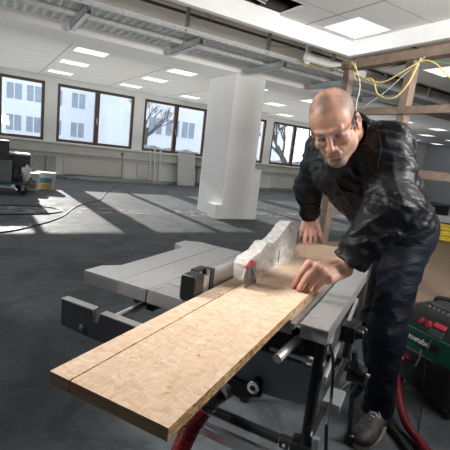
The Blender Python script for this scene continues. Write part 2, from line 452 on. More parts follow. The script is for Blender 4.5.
for i, (x, y) in enumerate(lights):
    o = P0 if i == 0 else copy_tree(P0)
    o.location = (x, y, ZC)
    k = i//3
    colname = ['leftmost of all', 'second column from the left', 'column behind the white pillar', 'first right of the pillar', 'beside the forehead', 'hidden behind the head', 'hidden behind the jacket', 'fourth column from the right', 'third column from the right', 'second column from the right', 'far right end'][k]
    o['label'] = 'flush ceiling light, %s, %s' % (colname, rown[y])
    o['group'] = 'flush ceiling lights in the far field'
light_thing(3.91, 3.78, .29, .28, 'large bright ceiling panel in the corner of the near ceiling above the man')
light_thing(6.35, 4.025, .30, .275, 'bright ceiling panel seen through the timber frame at the right edge')

# ---- column
cz = empty('column', (4.46, 7.3, 0))
MB().box(-.34, .35, -.5, .56, 0, 2.80).build('shaft', COLP, cz, bevel=.012)
MB().box(-.48, -.34, -.5, -.16, 0, .29).build('pipe_casing', COLP, cz, bevel=.01)
MB().box(.35, .52, -.5, .3, 0, 1.05).build('pipe_casing', COLP, cz, bevel=.01)
tag(cz, 'thick white square column with low boxed casings at its foot', 'column')

# ---- cable trays in the void
TX0, TX1 = XL, 16.
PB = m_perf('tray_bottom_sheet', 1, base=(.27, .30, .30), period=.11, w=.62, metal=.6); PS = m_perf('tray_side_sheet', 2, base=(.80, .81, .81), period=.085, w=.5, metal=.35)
def tray(y0, y1, z, label):
    e = empty('cable_tray', ((TX0+TX1)/2, (y0+y1)/2, z)); L = (TX1-TX0)/2; h = (y1-y0)/2
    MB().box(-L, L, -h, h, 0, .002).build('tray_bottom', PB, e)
    for s in (-1, 1):
        o = MB().box(-L, L, -.001, .001, -.035, .035).build('side_rail', PS, e); o.location = (0, s*h, .035)
        MB().box(-L, L, -.006, .006, -.003, .003).build('rail_lip', GALV, e).location = (0, s*h, .073)
        MB().box(-L, L, -.006, .006, -.004, .004).build('rail_lip', GALV, e).location = (0, s*h, .006)
    tag(e, label, 'cable tray')
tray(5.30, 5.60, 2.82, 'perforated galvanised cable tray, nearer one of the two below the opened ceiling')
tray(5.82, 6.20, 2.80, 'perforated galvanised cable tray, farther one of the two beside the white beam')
MB0 = None
for i, x in enumerate([1.07, 2.56, 4.03, 5.5, 7.0, 8.5]):
    e = empty('tray_bracket', (x, 5.75, 2.76))
    MB().box(-.035, .035, -.50, .50, -.05, -.045).box(-.035, -.03, -.50, .50, -.05, .04).box(.03, .035, -.50, .50, -.05, .04).build('cross_channel', GALV, e)
    MB().box(-.022, .022, -.02, .02, .0, .86).box(-.022, .022, .02, .035, .0, .86).build('hanger_post', GALV, e)
    MB().box(-.06, .06, -.06, .06, .85, .86).build('ceiling_plate', GALV, e)
    MB().beam((0, 0, .75), (0, -.75, .22), .02, .02).build('brace', GALV, e)
    tag(e, 'galvanised hanger bracket under both cable trays, %s' % ['leftmost of all', 'second from the left', 'in front of the white column head', 'just left of the timber frame', 'seen between the two timber posts', 'farthest right beyond the second post'][i], 'bracket', 'hanger brackets under the cable trays')
# pipes and conduits
def run_x(name, y, z, r, mat, label, cat, x0=XL, x1=XR):
    o = MB().tube([(x0, y, z), ((x0+x1)/2, y, z), (x1, y, z)], r, 10).build(name, mat, None, smooth=True)
    tag(o, label, cat); return o
run_x('water_pipe', 5.95, 3.28, .022, simple('dark_blue_grey_pipe', (.06, .075, .09), .5), 'dark pipe running below the raw slab above the cable trays', 'pipe')
run_x('water_pipe', 6.45, 3.16, .016, GALV, 'thin pale pipe running beside the white beam above the trays', 'pipe')
run_x('conduit', 5.0, 3.56, .014, simple('black_conduit', (.03, .03, .03), .5), 'black conduit fixed to the raw slab near the plaster edge strip', 'conduit')
for i, (x, y0, y1, z) in enumerate([(.9, 4.7, 6.6, 3.4), (2.9, 4.9, 6.7, 3.35), (4.6, 4.9, 6.7, 3.3), (6.1, 4.9, 6.7, 3.35)]):
    o = MB().tube(spline([(x, y0, z+.18), (x+.25, (y0+y1)/2, z), (x+.1, y1, z+.1)], 6), .012, 8).build('hanging_conduit', GALV, None, smooth=True)
    tag(o, 'loose grey conduit crossing the ceiling void, %s' % ['leftmost', 'second from the left', 'just left of the white column head', 'rightmost'][i], 'conduit', 'loose conduits in the ceiling void')
PLN = simple('painted_plenum_shade', (.035, .028, .022), .9, var=.3)  # near-black box colour paints in the shade above the tile hole
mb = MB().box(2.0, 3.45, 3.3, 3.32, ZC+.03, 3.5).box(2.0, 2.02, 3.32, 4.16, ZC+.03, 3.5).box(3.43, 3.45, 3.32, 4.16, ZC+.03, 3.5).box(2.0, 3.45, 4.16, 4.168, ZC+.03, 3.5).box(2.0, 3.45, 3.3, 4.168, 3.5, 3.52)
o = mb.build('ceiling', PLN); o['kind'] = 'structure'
o = MB().cyl((2.42, 4.02, 3.06), (2.66, 3.93, 2.99), .05, seg=20).cyl((2.20, 4.06, 3.09), (2.44, 4.0, 3.055), .043, seg=16).build('ventilation_duct', SILVER, None, smooth=True)
MBd = MB()
tag(o, 'short silver duct end showing in the missing tile hole of the near ceiling', 'duct')
# white suspended bracket/beam left of the timber frame
o = MB().box(4.25, 5.6, 5.02, 5.10, 2.84, 2.93).box(4.32, 4.39, 5.10, 5.16, 2.78, 3.6).build('ceiling_batten', STRIP, None, bevel=.004)
tag(o, 'white batten with drop post in the void beside the timber frame head', 'batten')

# yellow and white cables slung over the frame
CY = simple('yellow_cable_sheath', (.50, .40, .13), .5); CW = simple('white_cable_sheath', (.45, .45, .38), .5); CG = simple('green_cable_sheath', (.10, .30, .10), .5)
def cable(name, pts, r, mat, label, parent=None):
    o = MB().tube(spline(pts, 10), r, 8).build(name, mat, parent, smooth=True); tag(o, label, 'cable'); return o
def fx(u, v, x):   # a point where a sight line meets the frame plane x
    d = M.T @ np.array([u-225, 225-v, -F]); return CAM + d*x/d[0]
SX = 2.75
cable('yellow_cable', [fx(300, 63, 2.9), fx(318, 69, 2.85), fx(335, 70, 2.8), fx(352, 64, 2.66), fx(356, 80, 2.66), fx(372, 79, 2.66), fx(378, 94, 2.66), fx(393, 98, 2.66), fx(408, 84, 2.66), fx(421, 58, 2.66)], .0055, CY, 'yellow cable drooping in two loops from the timber frame head')
cable('yellow_cable', [fx(352, 62, 2.64), fx(362, 77, 2.64), fx(382, 82, 2.64), fx(402, 72, 2.64), fx(422, 61, 2.64), fx(436, 64, 2.64), fx(452, 80, 2.64)], .005, CY, 'yellow cable slung from post to post and off to the right edge')
cable('green_cable', [fx(330, 68, 2.9), fx(352, 66, 2.84), fx(380, 69, 2.84), fx(405, 64, 2.84), fx(425, 61, 2.84), fx(452, 64, 2.84)], .004, CG, 'thin green cable behind the top of the timber frame')
cable('white_cable', [fx(355, 63, 2.62), fx(360, 85, 2.62), fx(356, 108, 2.62), fx(357, 140, 2.62), fx(352, 200, 2.62)], .004, CW, 'whitish cable hanging straight down beside the left timber post')
cable('white_cable', [fx(425, 57, 2.68), fx(405, 74, 2.68), fx(385, 92, 2.68), fx(366, 106, 2.68), fx(356, 120, 2.7)], .0025, CW, 'thin pale cord running diagonally from post to post')
cable('yellow_cable', [fx(296, 60, 3.2), fx(312, 66, 3.1), fx(332, 68, 3.0), fx(351, 66, 2.87), fx(362, 64, 2.86)], .0055, CY, 'second yellow cable arriving from the trays at the frame corner')
# ---- timber frame
tf = empty('timber_frame', (SX, 2.3, 0))
for y in (2.66, 2.04, 1.1, .2): MB().box(-.035, .035, -.035+y-2.3, .035+y-2.3, 0, 2.13).build('post', TIMBER, tf, bevel=.004)
MB().box(-.05, .05, -2.6, .42, 2.13, 2.20).build('head_rail', TIMBER, tf, bevel=.004)
MB().box(-.075, -.04, -2.6, .42, 1.735, 1.79).build('middle_rail', TIMBER, tf, bevel=.004)
MB().box(-.075, -.04, -2.6, .1, 1.28, 1.34).build('lower_rail', TIMBER, tf, bevel=.004)
tag(tf, 'raw grey-brown timber stud frame standing behind the man at the right', 'timber frame')
# ---- OSB deck
dk = empty('chipboard_platform', (4.3, 2.2, 0))
for x0, x1, y0, y1 in ((-1.5, -.28, -1.6, 1.25), (-.275, .95, -1.6, 1.25), (.955, 2.2, -1.6, 1.25), (2.205, 3.9, -.9, 2.0), (3.905, 7.0, -.2, 3.5)):
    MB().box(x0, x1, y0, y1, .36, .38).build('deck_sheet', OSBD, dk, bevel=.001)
build_each([(-1.48, -1.42, -1.6, 1.2, 0, .36), (-.3, -.24, -1.6, 1.2, 0, .36), (.9, .96, -1.6, 1.2, 0, .36), (2.1, 2.16, -1.6, 1.2, 0, .36), (3.8, 3.86, -.9, 1.9, 0, .36), (6.8, 6.86, -.2, 3.4, 0, .36)], 'bearer', TIMBER, dk)
tag(dk, 'low platform of brown oriented strand board sheets behind the man\'s leg', 'platform')
# hose coil on deck
cc = onp = None
def onz(u, v, z):
    d = M.T @ np.array([u-225, 225-v, -F]); return CAM + d*(z-1.3)/d[2]
c0 = onz(446, 235, .45)
pts = []
for k in range(7*24+1):
    a = 2*PI*k/24; ring = k/24
    pts.append((c0[0] + (.31+.03*math.sin(ring*2.1))*math.cos(a), c0[1] + (.31+.03*math.sin(ring*2.1))*math.sin(a), .402+ring*.026))
o = MB().tube(pts, .021, 8).build('hose_coil', YELLOW, None, smooth=True); tag(o, 'coil of yellow hose lying on the strand board platform at the right edge', 'hose')
WB = simple('stacked_white_sheet', (.62, .64, .66), .6)
p = onz(447, 218.5, .45)
for k in range(5):
    o = MB().box(-.75, .75, -.2, .2, 0, .028).build('plasterboard_sheet', WB, None, bevel=.002); o.location = (p[0], p[1], .3802+k*.0285); o.rotation_euler = (0, 0, .06*(k % 3)-.5)
    tag(o, ['lowest', 'second lowest', 'middle', 'second highest', 'topmost'][k] + ' white panel of the flat stack behind the yellow coil', 'panel', 'white panels stacked on the platform')
for k, (x, y, s) in enumerate(((p[0]-.3, p[1]+.16, .20), (p[0]+.35, p[1]-.12, .15))):
    e = empty('tool_case', (x, y, .5245)); e.rotation_euler = (0, 0, -.5)
    MB().box(-s*1.3, s*1.3, -.14, .14, 0, s).build('case_body', BLKP, e, bevel=.015)
    MB().tube(spline([(-.07, 0, s), (-.06, 0, s+.035), (.06, 0, s+.035), (.07, 0, s)], 5), .009, 8).build('carry_handle', BLKP, e)
    tag(e, ['larger black case on the white panels at the right edge', 'smaller black case on the white panels at the right edge'][k], 'case')

# ---- things along the window wall
o = MB().box(-.34, .34, -.012, .012, 0, 1.16).build('plasterboard_sheet', WHITEM, None, bevel=.002); o.location = (6.36, YW-.46, .001); o.rotation_euler = (math.radians(-11), 0, 0)
tag(o, 'white board leaning upright against the wall left of the white column', 'board')
for k, (x, h) in enumerate(((4.98, 1.12), (5.12, 1.20), (5.30, 1.16))):
    e = MB().box(-.025, .025, -.0, .002, 0, h).box(-.025, -.023, 0, .04, 0, h).box(.023, .025, 0, .04, 0, h).build('metal_profile', simple('pale_metal_profile', (.7, .71, .72), .35, .5), None)
    e.location = (x, YW-.42-.02*k, .001); e.rotation_euler = (math.radians(-9.5), math.radians(1+k), 0)
    tag(e, ['leftmost', 'middle', 'rightmost'][k] + ' of three pale metal profiles leaning against the window wall', 'profile', 'metal profiles against the wall')
for k, (x0, x1, y, z, mt) in enumerate(((2.3, 5.3, 13.05, 0, GALV), (2.6, 5.5, 12.9, 0, GALV), (2.4, 4.9, 12.97, .052, GALV))):
    o = MB().box((x0-x1)/2, (x1-x0)/2, -.05, .05, 0, .05).build('long_batten', mt, None, bevel=.003); o.location = ((x0+x1)/2, y, z+.0005)
    tag(o, ['grey batten lying on the floor nearest the wall', 'pale batten lying on the floor farther out along the window wall', 'upper grey batten lying across the two floor battens'][k], 'batten')
# power cord from the socket
o = MB().tube(spline([(4.03, YW-.225, .9), (4.02, YW-.33, .7), (3.98, YW-.48, .1), (3.95, 12.95, .012), (3.85, 12.7, .008), (3.6, 12.0, .008), (3.3, 11.4, .008), (2.6, 9.8, .008), (2.24, 8.82, .008), (1.6, 7.9, .008), (1.1, 6.72, .008), (.6, 6.0, .008), (.22, 5.65, .008), (-.6, 5.2, .008)], 10), .008, 8).build('power_cord', BLKP, None, smooth=True)
MB().box(4.0, 4.06, YW-.25, YW-.21, .87, .93).build('plug', BLKP, o)
tag(o, 'black power cord dropping from the wall socket and crossing the floor', 'cord')
o = MB().tube(spline([(-.2, 6.9, .008), (.3, 6.9, .008), (.9, 7.0, .008), (1.22, 7.3, .008), (1.05, 7.65, .008), (.55, 7.75, .008), (.0, 7.7, .008), (-.5, 7.5, .008)], 10), .008, 8).build('power_cord', BLKP, None, smooth=True)
tag(o, 'black cord lying in a loop on the floor at the left edge', 'cord')

# ---- trolley, crates, buckets at left
tz = empty('platform_trolley', (.27, 9.45, 0))
MB().prism(rrect(-.75, .62, -.40, .40, .05), .21, .25).build('deck', simple('blue_steel_deck', (.05, .08, .14), .5), tz, bevel=.004)
for x in (-.6, .48):
    for y in (-.3, .3):
        wh = MB().lathe([(.02, -.03), (.085, -.028), (.095, -.015), (.095, .015), (.085, .028), (.02, .03)], 20, (x, y, .095), (0, 1, 0)).build('wheel', BLKP, tz, smooth=True)
        MB().box(x-.03, x+.03, y-.045, y-.035, .09, .21).box(x-.03, x+.03, y+.035, y+.045, .09, .21).box(x-.03, x+.03, y-.045, y+.045, .20, .21).build('wheel_fork', GALV, tz)
MB().tube(spline([(-.72, -.35, .25), (-.74, -.35, .9), (-.74, 0, .98), (-.74, .35, .9), (-.72, .35, .25)], 6), .014, 8).build('push_handle', CHROME, tz, smooth=True)
tag(tz, 'low blue trolley with black wheels loaded with crates at the left edge', 'trolley')
def crate(x, y, z, w, d, h, mat, label, name='storage_crate', lid=None):
    e = empty(name, (x, y, z))
    MB().prism(rrect(-w/2, w/2, -d/2, d/2, .02), 0, h).build('crate_body', mat, e, bevel=.006)
    MB().prism(rrect(-w/2-.01, w/2+.01, -d/2-.01, d/2+.01, .02), h-.03, h+.005).build('rim', lid or mat, e, bevel=.003)
    tag(e, label, 'crate')
G1 = simple('charcoal_crate', (.05, .055, .06), .55); G2 = simple('mid_grey_crate', (.20, .205, .21), .6)
crate(.22, 9.45, .25, .66, .55, .42, G2, 'grey crate on the trolley, bottom of the left stack')
crate(.20, 9.45, .676, .60, .5, .38, G1, 'dark crate on top of the grey crate at the left edge')
crate(.70, 9.62, .42, .40, .5, .40, G1, 'black crate with a white lid on the trolley beside the grey stack', lid=WHITEP)
o = MB().box(-.27, .27, -.18, .18, 0, .17).build('paper_carton', simple('printed_carton', (.62, .60, .56), .7), None, bevel=.005); o.location = (.68, 9.62, .2505)
MB().box(-.268, .268, -.184, -.18, .02, .09).build('printed_band', simple('red_blue_print', (.35, .10, .10), .6), o)
tag(o, 'white carton with a red printed band lying on the trolley deck', 'carton')
# white plastic bag / rag
def lump(name, mat, c, r, label, cat, amp=.25, seed=1, parent=None, sub=3):
    bm = bmesh.new(); bmesh.ops.create_icosphere(bm, subdivisions=sub, radius=1)
    rr = random.Random(seed); off = [rr.uniform(0, 9) for _ in range(3)]
    from mathutils import noise as mn
    for v_ in bm.verts:
        p = v_.co.copy(); k = 1+amp*mn.noise(Vector((p.x*2+off[0], p.y*2+off[1], p.z*2+off[2])))
        v_.co = Vector((p.x*r[0]*k, p.y*r[1]*k, p.z*r[2]*k + r[2]))
    me = bpy.data.meshes.new(name); bm.to_mesh(me); bm.free(); me.materials.append(mat)
    for p in me.polygons: p.use_smooth = True
    o = bpy.data.objects.new(name, me); COL.objects.link(o); o.location = c
    if parent: o.parent = parent
    if label: tag(o, label, cat)
    return o
lump('plastic_bag', simple('white_film', (.80, .81, .80), .4, var=.05), (.82, 9.3, .2505), (.09, .08, .17), 'crumpled white plastic bag at the right end of the trolley', 'bag', .5, 3)
lump('work_glove', simple('dark_glove', (.05, .05, .055), .8), (.64, 9.22, .2505), (.06, .06, .12), 'dark glove standing on the trolley beside the plastic bag', 'glove', .6, 5)
def bucket(x, y, w, h, label, band, seed):
    e = empty('paint_bucket', (x, y, 0)); e.rotation_euler = (0, 0, -.25)
    p0 = rrect(-w*.42, w*.42, -w*.36, w*.36, w*.12); p1 = rrect(-w*.5, w*.5, -w*.43, w*.43, w*.13); n = len(p0)
    MB().add([(a, b_, 0) for a, b_ in p0] + [(a, b_, h) for a, b_ in p1], [tuple(range(n))[::-1], tuple(range(n, 2*n))] + [(i, (i+1) % n, n+(i+1) % n, n+i) for i in range(n)]).build('tub', WHITEP, e, bevel=.004)
    MB().prism(rrect(-w*.53, w*.53, -w*.46, w*.46, w*.14), h, h+.03).build('lid', WHITEP, e, bevel=.004)
    for z0, z1, col, nm in band:
        t0, t1 = z0/h, z1/h; s0 = .84+.16*t0; s1 = .84+.16*t1
        MB().add([(-w*.4*s0, -w*.43*s0-.002, z0), (w*.4*s0, -w*.43*s0-.002, z0), (w*.4*s1, -w*.43*s1-.002, z1), (-w*.4*s1, -w*.43*s1-.002, z1),
                  (-w*.4*s0, -w*.42*s0+.004, z0), (w*.4*s0, -w*.42*s0+.004, z0), (w*.4*s1, -w*.42*s1+.004, z1), (-w*.4*s1, -w*.42*s1+.004, z1)],
                 [(0, 1, 2, 3), (7, 6, 5, 4), (0, 4, 5, 1), (1, 5, 6, 2), (2, 6, 7, 3), (3, 7, 4, 0)]).build('label_band', simple(nm, col, .5), e)
    MB().tube(spline([(-w*.52, 0, h*.9), (-w*.5, -w*.3, h*.6), (0, -w*.5, h*.45), (w*.5, -w*.3, h*.6), (w*.52, 0, h*.9)], 5), .004, 6).build('bail_handle', GALV, e)
    tag(e, label, 'bucket')
bucket(1.33, 10.35, .42, .36, 'white tub with a blue and yellow label on the floor right of the trolley', [(.03, .13, (.72, .42, .06), 'yellow_label'), (.15, .27, (.12, .30, .38), 'blue_label')], 1)
bucket(.98, 10.0, .36, .36, 'white tub with a pale label close to the trolley wheel', [(.05, .16, (.45, .35, .15), 'ochre_label'), (.18, .24, (.2, .3, .35), 'teal_label')], 2)
bucket(.50, 10.25, .36, .36, 'white tub behind the blue trolley, mostly hidden', [(.05, .16, (.12, .30, .38), 'blue_label')], 3)

# ================================================================== OUTSIDE
SNOW = simple('packed_snow', (.80, .83, .88), .7, var=.05, scale=.6)
o = MB().box(-60, 120, YW+.6, 120, -.25, -.02).build('ground', SNOW); o['kind'] = 'structure'
o = MB().box(-60, XL-.6, -60, YW+.6, -.25, -.02).build('ground', SNOW); o['kind'] = 'structure'
FAC = simple('white_render_facade', (.60, .66, .73), .85, var=.04, scale=.3); FW = simple('facade_window_glass', (.20, .26, .33), .2, var=.25, scale=.5)
def building(x0, x1, y, h, cols, rows, label, ww=1.5, wh=1.7, lower=True):
    e = empty('office_building', ((x0+x1)/2, y, 0)); W = (x1-x0)/2
    MB().box(-W, W, 0, 10, -.1, h).build('facade', FAC, e)
    MB().box(-W-.3, W+.3, -.3, 10.3, h, h+.25).build('roof_edge', SNOW, e)
    MB().box(-W-.02, W+.02, -.06, 0, -.1, .7).build('plinth', simple('grey_plinth', (.35, .38, .42), .8), e)
    for r in rows:
        for x in cols:
            lx = x-(x0+x1)/2
            fo = MB().box(lx-ww/2-.1, lx+ww/2+.1, -.05, 0, r-.1, r+wh+.1).build('window', FAC, e)
            MB().box(lx-ww/2, lx-.06, -.07, -.03, r, r+wh).box(lx+.06, lx+ww/2, -.07, -.03, r, r+wh).build('pane', FW, fo)
    tag(e, label, 'building')
building(-6, 12, 52, 10.0, [-4, -.5, 3.2, 5.2, 7.4, 10.0], (1.2, 4.6), 'white building across the snowy yard seen through the two left windows')
building(12.5, 34, 42, 8.2, [14.0, 16.0, 18.0, 19.9, 24, 28, 31], (2.5,), 'pale blue-white building with a window band seen through the third window')
HG = simple('frosted_hedge', (.16, .18, .19), .9, var=.6, scale=4)
for k, (x0, x1) in enumerate(((11, 22), (22.5, 33))):
    bm = bmesh.new(); rr = random.Random(k)
    from mathutils import noise as mn
    n = 60
    me = bpy.data.meshes.new('hedge')
    vs, fs = [], []
    prof = [(-.45, 0), (-.5, .6), (-.35, 1.05), (0, 1.2), (.35, 1.05), (.5, .6), (.45, 0)]
    for i in range(n+1):
        x = x0+(x1-x0)*i/n
        for j, (dy, z) in enumerate(prof):
            q = mn.noise(Vector((x*1.3, dy*3, z*2+k)))
            vs.append((x, 33+dy*(1+.4*q), max(-.05, z*(1+.25*q)-.02)))
    for i in range(n):
        for j in range(6): fs.append((i*7+j, i*7+j+1, (i+1)*7+j+1, (i+1)*7+j))
    fs.append(tuple(range(7))); fs.append(tuple(range(n*7, n*7+7)))
    o = MB().add(vs, fs).build('hedge', HG, None, smooth=True); bm.free()
    tag(o, ['frosted dark hedge in the yard below the window band', 'frosted dark hedge farther right in the yard behind the column'][k], 'hedge')
BARK = simple('dark_wet_bark', (.05, .045, .045), .85, var=.4, scale=6)
def tree(x, y, h, lean, seed, label):
    rr = random.Random(seed); e = empty('bare_tree', (x, y, 0))
    def grow(mb, p, d, l, r, dep):
        q = p + d*l; m_ = (p+q)/2 + np.array([rr.uniform(-1, 1), rr.uniform(-1, 1), rr.uniform(-.3, .5)])*l*.07
        mb.tube([p, m_, q], [r, r*.85, r*.68], 7)
        if dep == 0: return
        for _ in range(3):
            nd = d + np.array([rr.uniform(-.9, .9), rr.uniform(-.9, .9), rr.uniform(-.1, .7)]); nd /= np.linalg.norm(nd)
            grow(mb, q - d*l*rr.uniform(0, .35), nd, l*rr.uniform(.6, .8), r*.58, dep-1)
    t = MB(); d = np.array([*lean, 1.]); d /= np.linalg.norm(d); p0 = np.array([0, 0, -.1]); p1 = d*h*.42
    t.tube([p0, p1*.5+np.array([.05, 0, 0]), p1], [.24, .19, .16], 10); t.build('trunk', BARK, e, smooth=True)
    b_ = MB()
    for _ in range(4):
        nd = d + np.array([rr.uniform(-.9, .9), rr.uniform(-.7, .7), rr.uniform(-.2, .5)]); nd /= np.linalg.norm(nd)
        grow(b_, p1*rr.uniform(.6, 1.), nd, h*.24, .09, 3)
    b_.build('branches', BARK, e)
    tag(e, label, 'tree')
tree(19.3, 22.5, 6.5, (-.75, .1), 4, 'dark bare tree leaning left outside the window right of the column')
tree(22.5, 24.0, 7, (.2, .1), 9, 'dark bare tree outside behind the man\'s head and shoulder')
tree(13.6, 38.5, 7, (.1, 0), 12, 'slender bare tree outside the right pane of the third window')

# ================================================================== TABLE SAW
SA = math.radians(32); SO = np.array([.835, .73, 0])
SR = np.array([[math.cos(SA), -math.sin(SA), 0], [math.sin(SA), math.cos(SA), 0], [0, 0, 1]])
def loc(p): return SR.T @ (np.array(p) - SO)          # world -> saw frame (a along the cut, b across, z up)
def wld(a, b, z): return SO + SR @ np.array([a, b, z])
def AP(u, v, a):
    c = loc(CAM); d = SR.T @ (M.T @ np.array([u-225, 225-v, -F])); return c + d*(a-c[0])/d[0]
def BP(u, v, b):
    c = loc(CAM); d = SR.T @ (M.T @ np.array([u-225, 225-v, -F])); return c + d*(b-c[1])/d[1]
saw = empty('table_saw', tuple(SO), SA)
tag(saw, 'grey folding table saw with extended side table standing in front of the man', 'table saw')
T = .85
# main table : plate with skirt, T slot near the right edge
mb = MB()
grid_slab(mb, (0, .776), (0, .555), [(-.01, .80, .080, .104), (.08, .50, .308, .348)], T-.006, T, (0, 1, 2))
mb.box(0, .776, 0, .006, T-.048, T-.006).box(0, .006, .006, .08, T-.048, T-.006).box(0, .006, .104, .555, T-.048, T-.006).box(.77, .776, .006, .555, T-.048, T-.006)
mb.box(0, .776, .077, .080, T-.02, T-.006).box(0, .776, .104, .107, T-.02, T-.006).box(0, .776, .077, .107, T-.022, T-.018)
mb.build('main_table', TABLE, saw, bevel=.0015)
MB().box(-.035, .77, .089, .102, T-.016, T+.003).build('mitre_rail', SILVER, saw, bevel=.002)
MB().box(.08, .50, .309, .321, T-.012, T-.001).box(.08, .50, .335, .347, T-.012, T-.001).box(.08, .10, .321, .335, T-.012, T-.001).box(.46, .50, .321, .335, T-.012, T-.001).build('table_insert', RED, saw)
MB().box(-.10, -.001, .393, .556, T-.006, T).box(-.10, -.094, .393, .556, T-.045, T-.006).box(-.10, -.001, .393, .397, T-.045, T-.006).build('table_front_lip', TABLE, saw, bevel=.0015)
MB().box(-.10, .60, .553, .5575, T-.004, T+.0012).box(-.10, .60, .535, .538, T, T+.0012).build('mitre_slot_edge', SILVER, saw)
# side table strip and extension (long edges, with the two raised ears)
mb = MB(); mb.box(-.10, .62, .560, .674, T-.006, T).box(-.10, -.094, .560, .674, T-.045, T-.006).box(.614, .62, .56, .674, T-.045, T-.006).box(-.10, .62, .560, .566, T-.045, T-.006)
mb.build('left_table_strip', TABLE, saw, bevel=.0015)
mb = MB()
out = [(-.10, .677), (.62, .677), (.63, .79), (.59, .858), (.50, .858), (.46, .79), (.04, .785), (-.02, .828), (-.10, .828)]
mb.prism(out, T-.006, T)
for i in range(1, len(out)):
    p, q = out[i], out[(i+1) % len(out)]
    mb.beam((*p, T-.026), (*q, T-.026), .005, .04) if False else mb.prism([p, q, (q[0]+.001, q[1]-.005), (p[0]+.001, p[1]-.005)], T-.045, T-.006)
mb.prism([(-.10, .677), (-.10, .828), (-.095, .828), (-.095, .677)], T-.045, T-.006)
mb.build('extension_table', TABLE, saw, bevel=.0012)
# front rail plate for extension
mb = MB()
R0, R1 = .695, .782
mb.prism([(.805, R0), (.805, R1), (.672, R1), (.668, R1-.03), (.648, R1-.034), (.640, R1-.004), (.30, R1-.004), (.30, R0+.01), (.60, R0-.002), (.66, R0-.006)], -.215, -.197, axes=(1, 2, 0))
mb.build('front_rail', DARKAL, saw, bevel=.002)
MB().box(-.216, -.188, .674, .806, R1, R1+.004).box(-.216, -.188, .30, .638, R1-.004, R1).build('rail_cap_strip', SILVER, saw)
q = AP(82, 328, -.216)
MB().lathe([(.011, 0), (.011, .006), (.006, .008)], 16, (-.215, q[1], q[2]), (-1, 0, 0)).build('hex_bolt', simple('zinc_bolt', (.55, .66, .68), .25, 1.), saw, smooth=True)
for b_ in (.62, .30): MB().tube([(-.20, b_, .757), (.2, b_, .757), (.60, b_, .757)], .013, 14).build('extension_tube', CHROME, saw, smooth=True)
MB().cyl((-.10, .60, .80), (.02, .60, .80), .01).box(-.02, .03, .585, .64, .74, .80).build('tube_clamp', BLKP, saw, bevel=.003)
# under table frame + housing
mb = MB().box(.03, .72, .03, .06, .74, .80).box(.03, .72, .46, .50, .74, .80).box(.03, .07, .06, .46, .74, .80).box(.68, .72, .06, .46, .74, .80)
mb.build('chassis', BLKT, saw, bevel=.004)
mb = MB(); mb.prism([(.02, .715), (.02, .60), (.05, .585), (.36, .555), (.42, .58), (.42, .715)], .02, .03, axes=(1, 2, 0)); mb.prism([(.05, .715), (.05, .62), (.36, .60), (.40, .62), (.40, .715)], .03, .46, axes=(1, 2, 0))
mb.build('motor_housing', GREYP, saw, bevel=.004)
MB().box(.005, .022, .28, .345, .655, .74).build('switch_box', BLKP, saw, bevel=.006)
MB().cyl((.02, .19, .61), (-.02, .19, .61), .017, .021, 20).build('adjust_knob', BLKP, saw, smooth=True)
kn = MB().lathe([(.008, 0), (.0185, 0), (.0185, .005), (.008, .005)], 24, (-.0205, .19, .61), (-1, 0, 0)).build('knob_ring', WHITEP, saw, smooth=True)
a0, a1 = AP(277, 359, -.09), AP(299, 338, .04)
MB().cyl(a0, a1, .0135, seg=18).build('guide_rod', CHROME, saw, smooth=True)
MB().cyl(AP(270, 348, .02), AP(312, 362, .02), .006, seg=12).build('crank_rod', SILVER, saw, smooth=True)
MB().lathe([(.0085, 0), (.0085, .004), (.004, .006)], 16, (-.0245, .19, .61), (-1, 0, 0)).build('knob_core', BLKP, saw, smooth=True)
# right hand side rail, clamps
MB().beam((-.01, -.012, .705), (.50, -.006, .795), .012, .022).build('side_rail', SILVER, saw, bevel=.002)
for a_, z_ in ((.22, .775), (.345, .74)):
    MB().box(a_-.03, a_+.03, -.05, -.005, z_-.03, z_+.025).cyl((a_, -.05, z_), (a_, -.075, z_), .018, .014, 14).build('clamp_block', BLKP, saw, bevel=.004)
MB().tube(spline([(.24, -.06, .66), (.30, -.085, .60), (.34, -.09, .55), (.33, -.07, .50)], 6), .016, 10).cyl((.30, -.04, .60), (.30, -.10, .60), .035, .03, 16).build('hand_crank', BLKP, saw, smooth=True)
MB().cyl((.34, -.05, .585), (.34, -.11, .585), .008).cyl((.27, -.03, .53), (.40, -.075, .56), .006).build('crank_axle', CHROME, saw, smooth=True)
MB().box(.10, .20, -.055, .0, .555, .578).build('bracket_arm', GREY_AL, saw, bevel=.003)
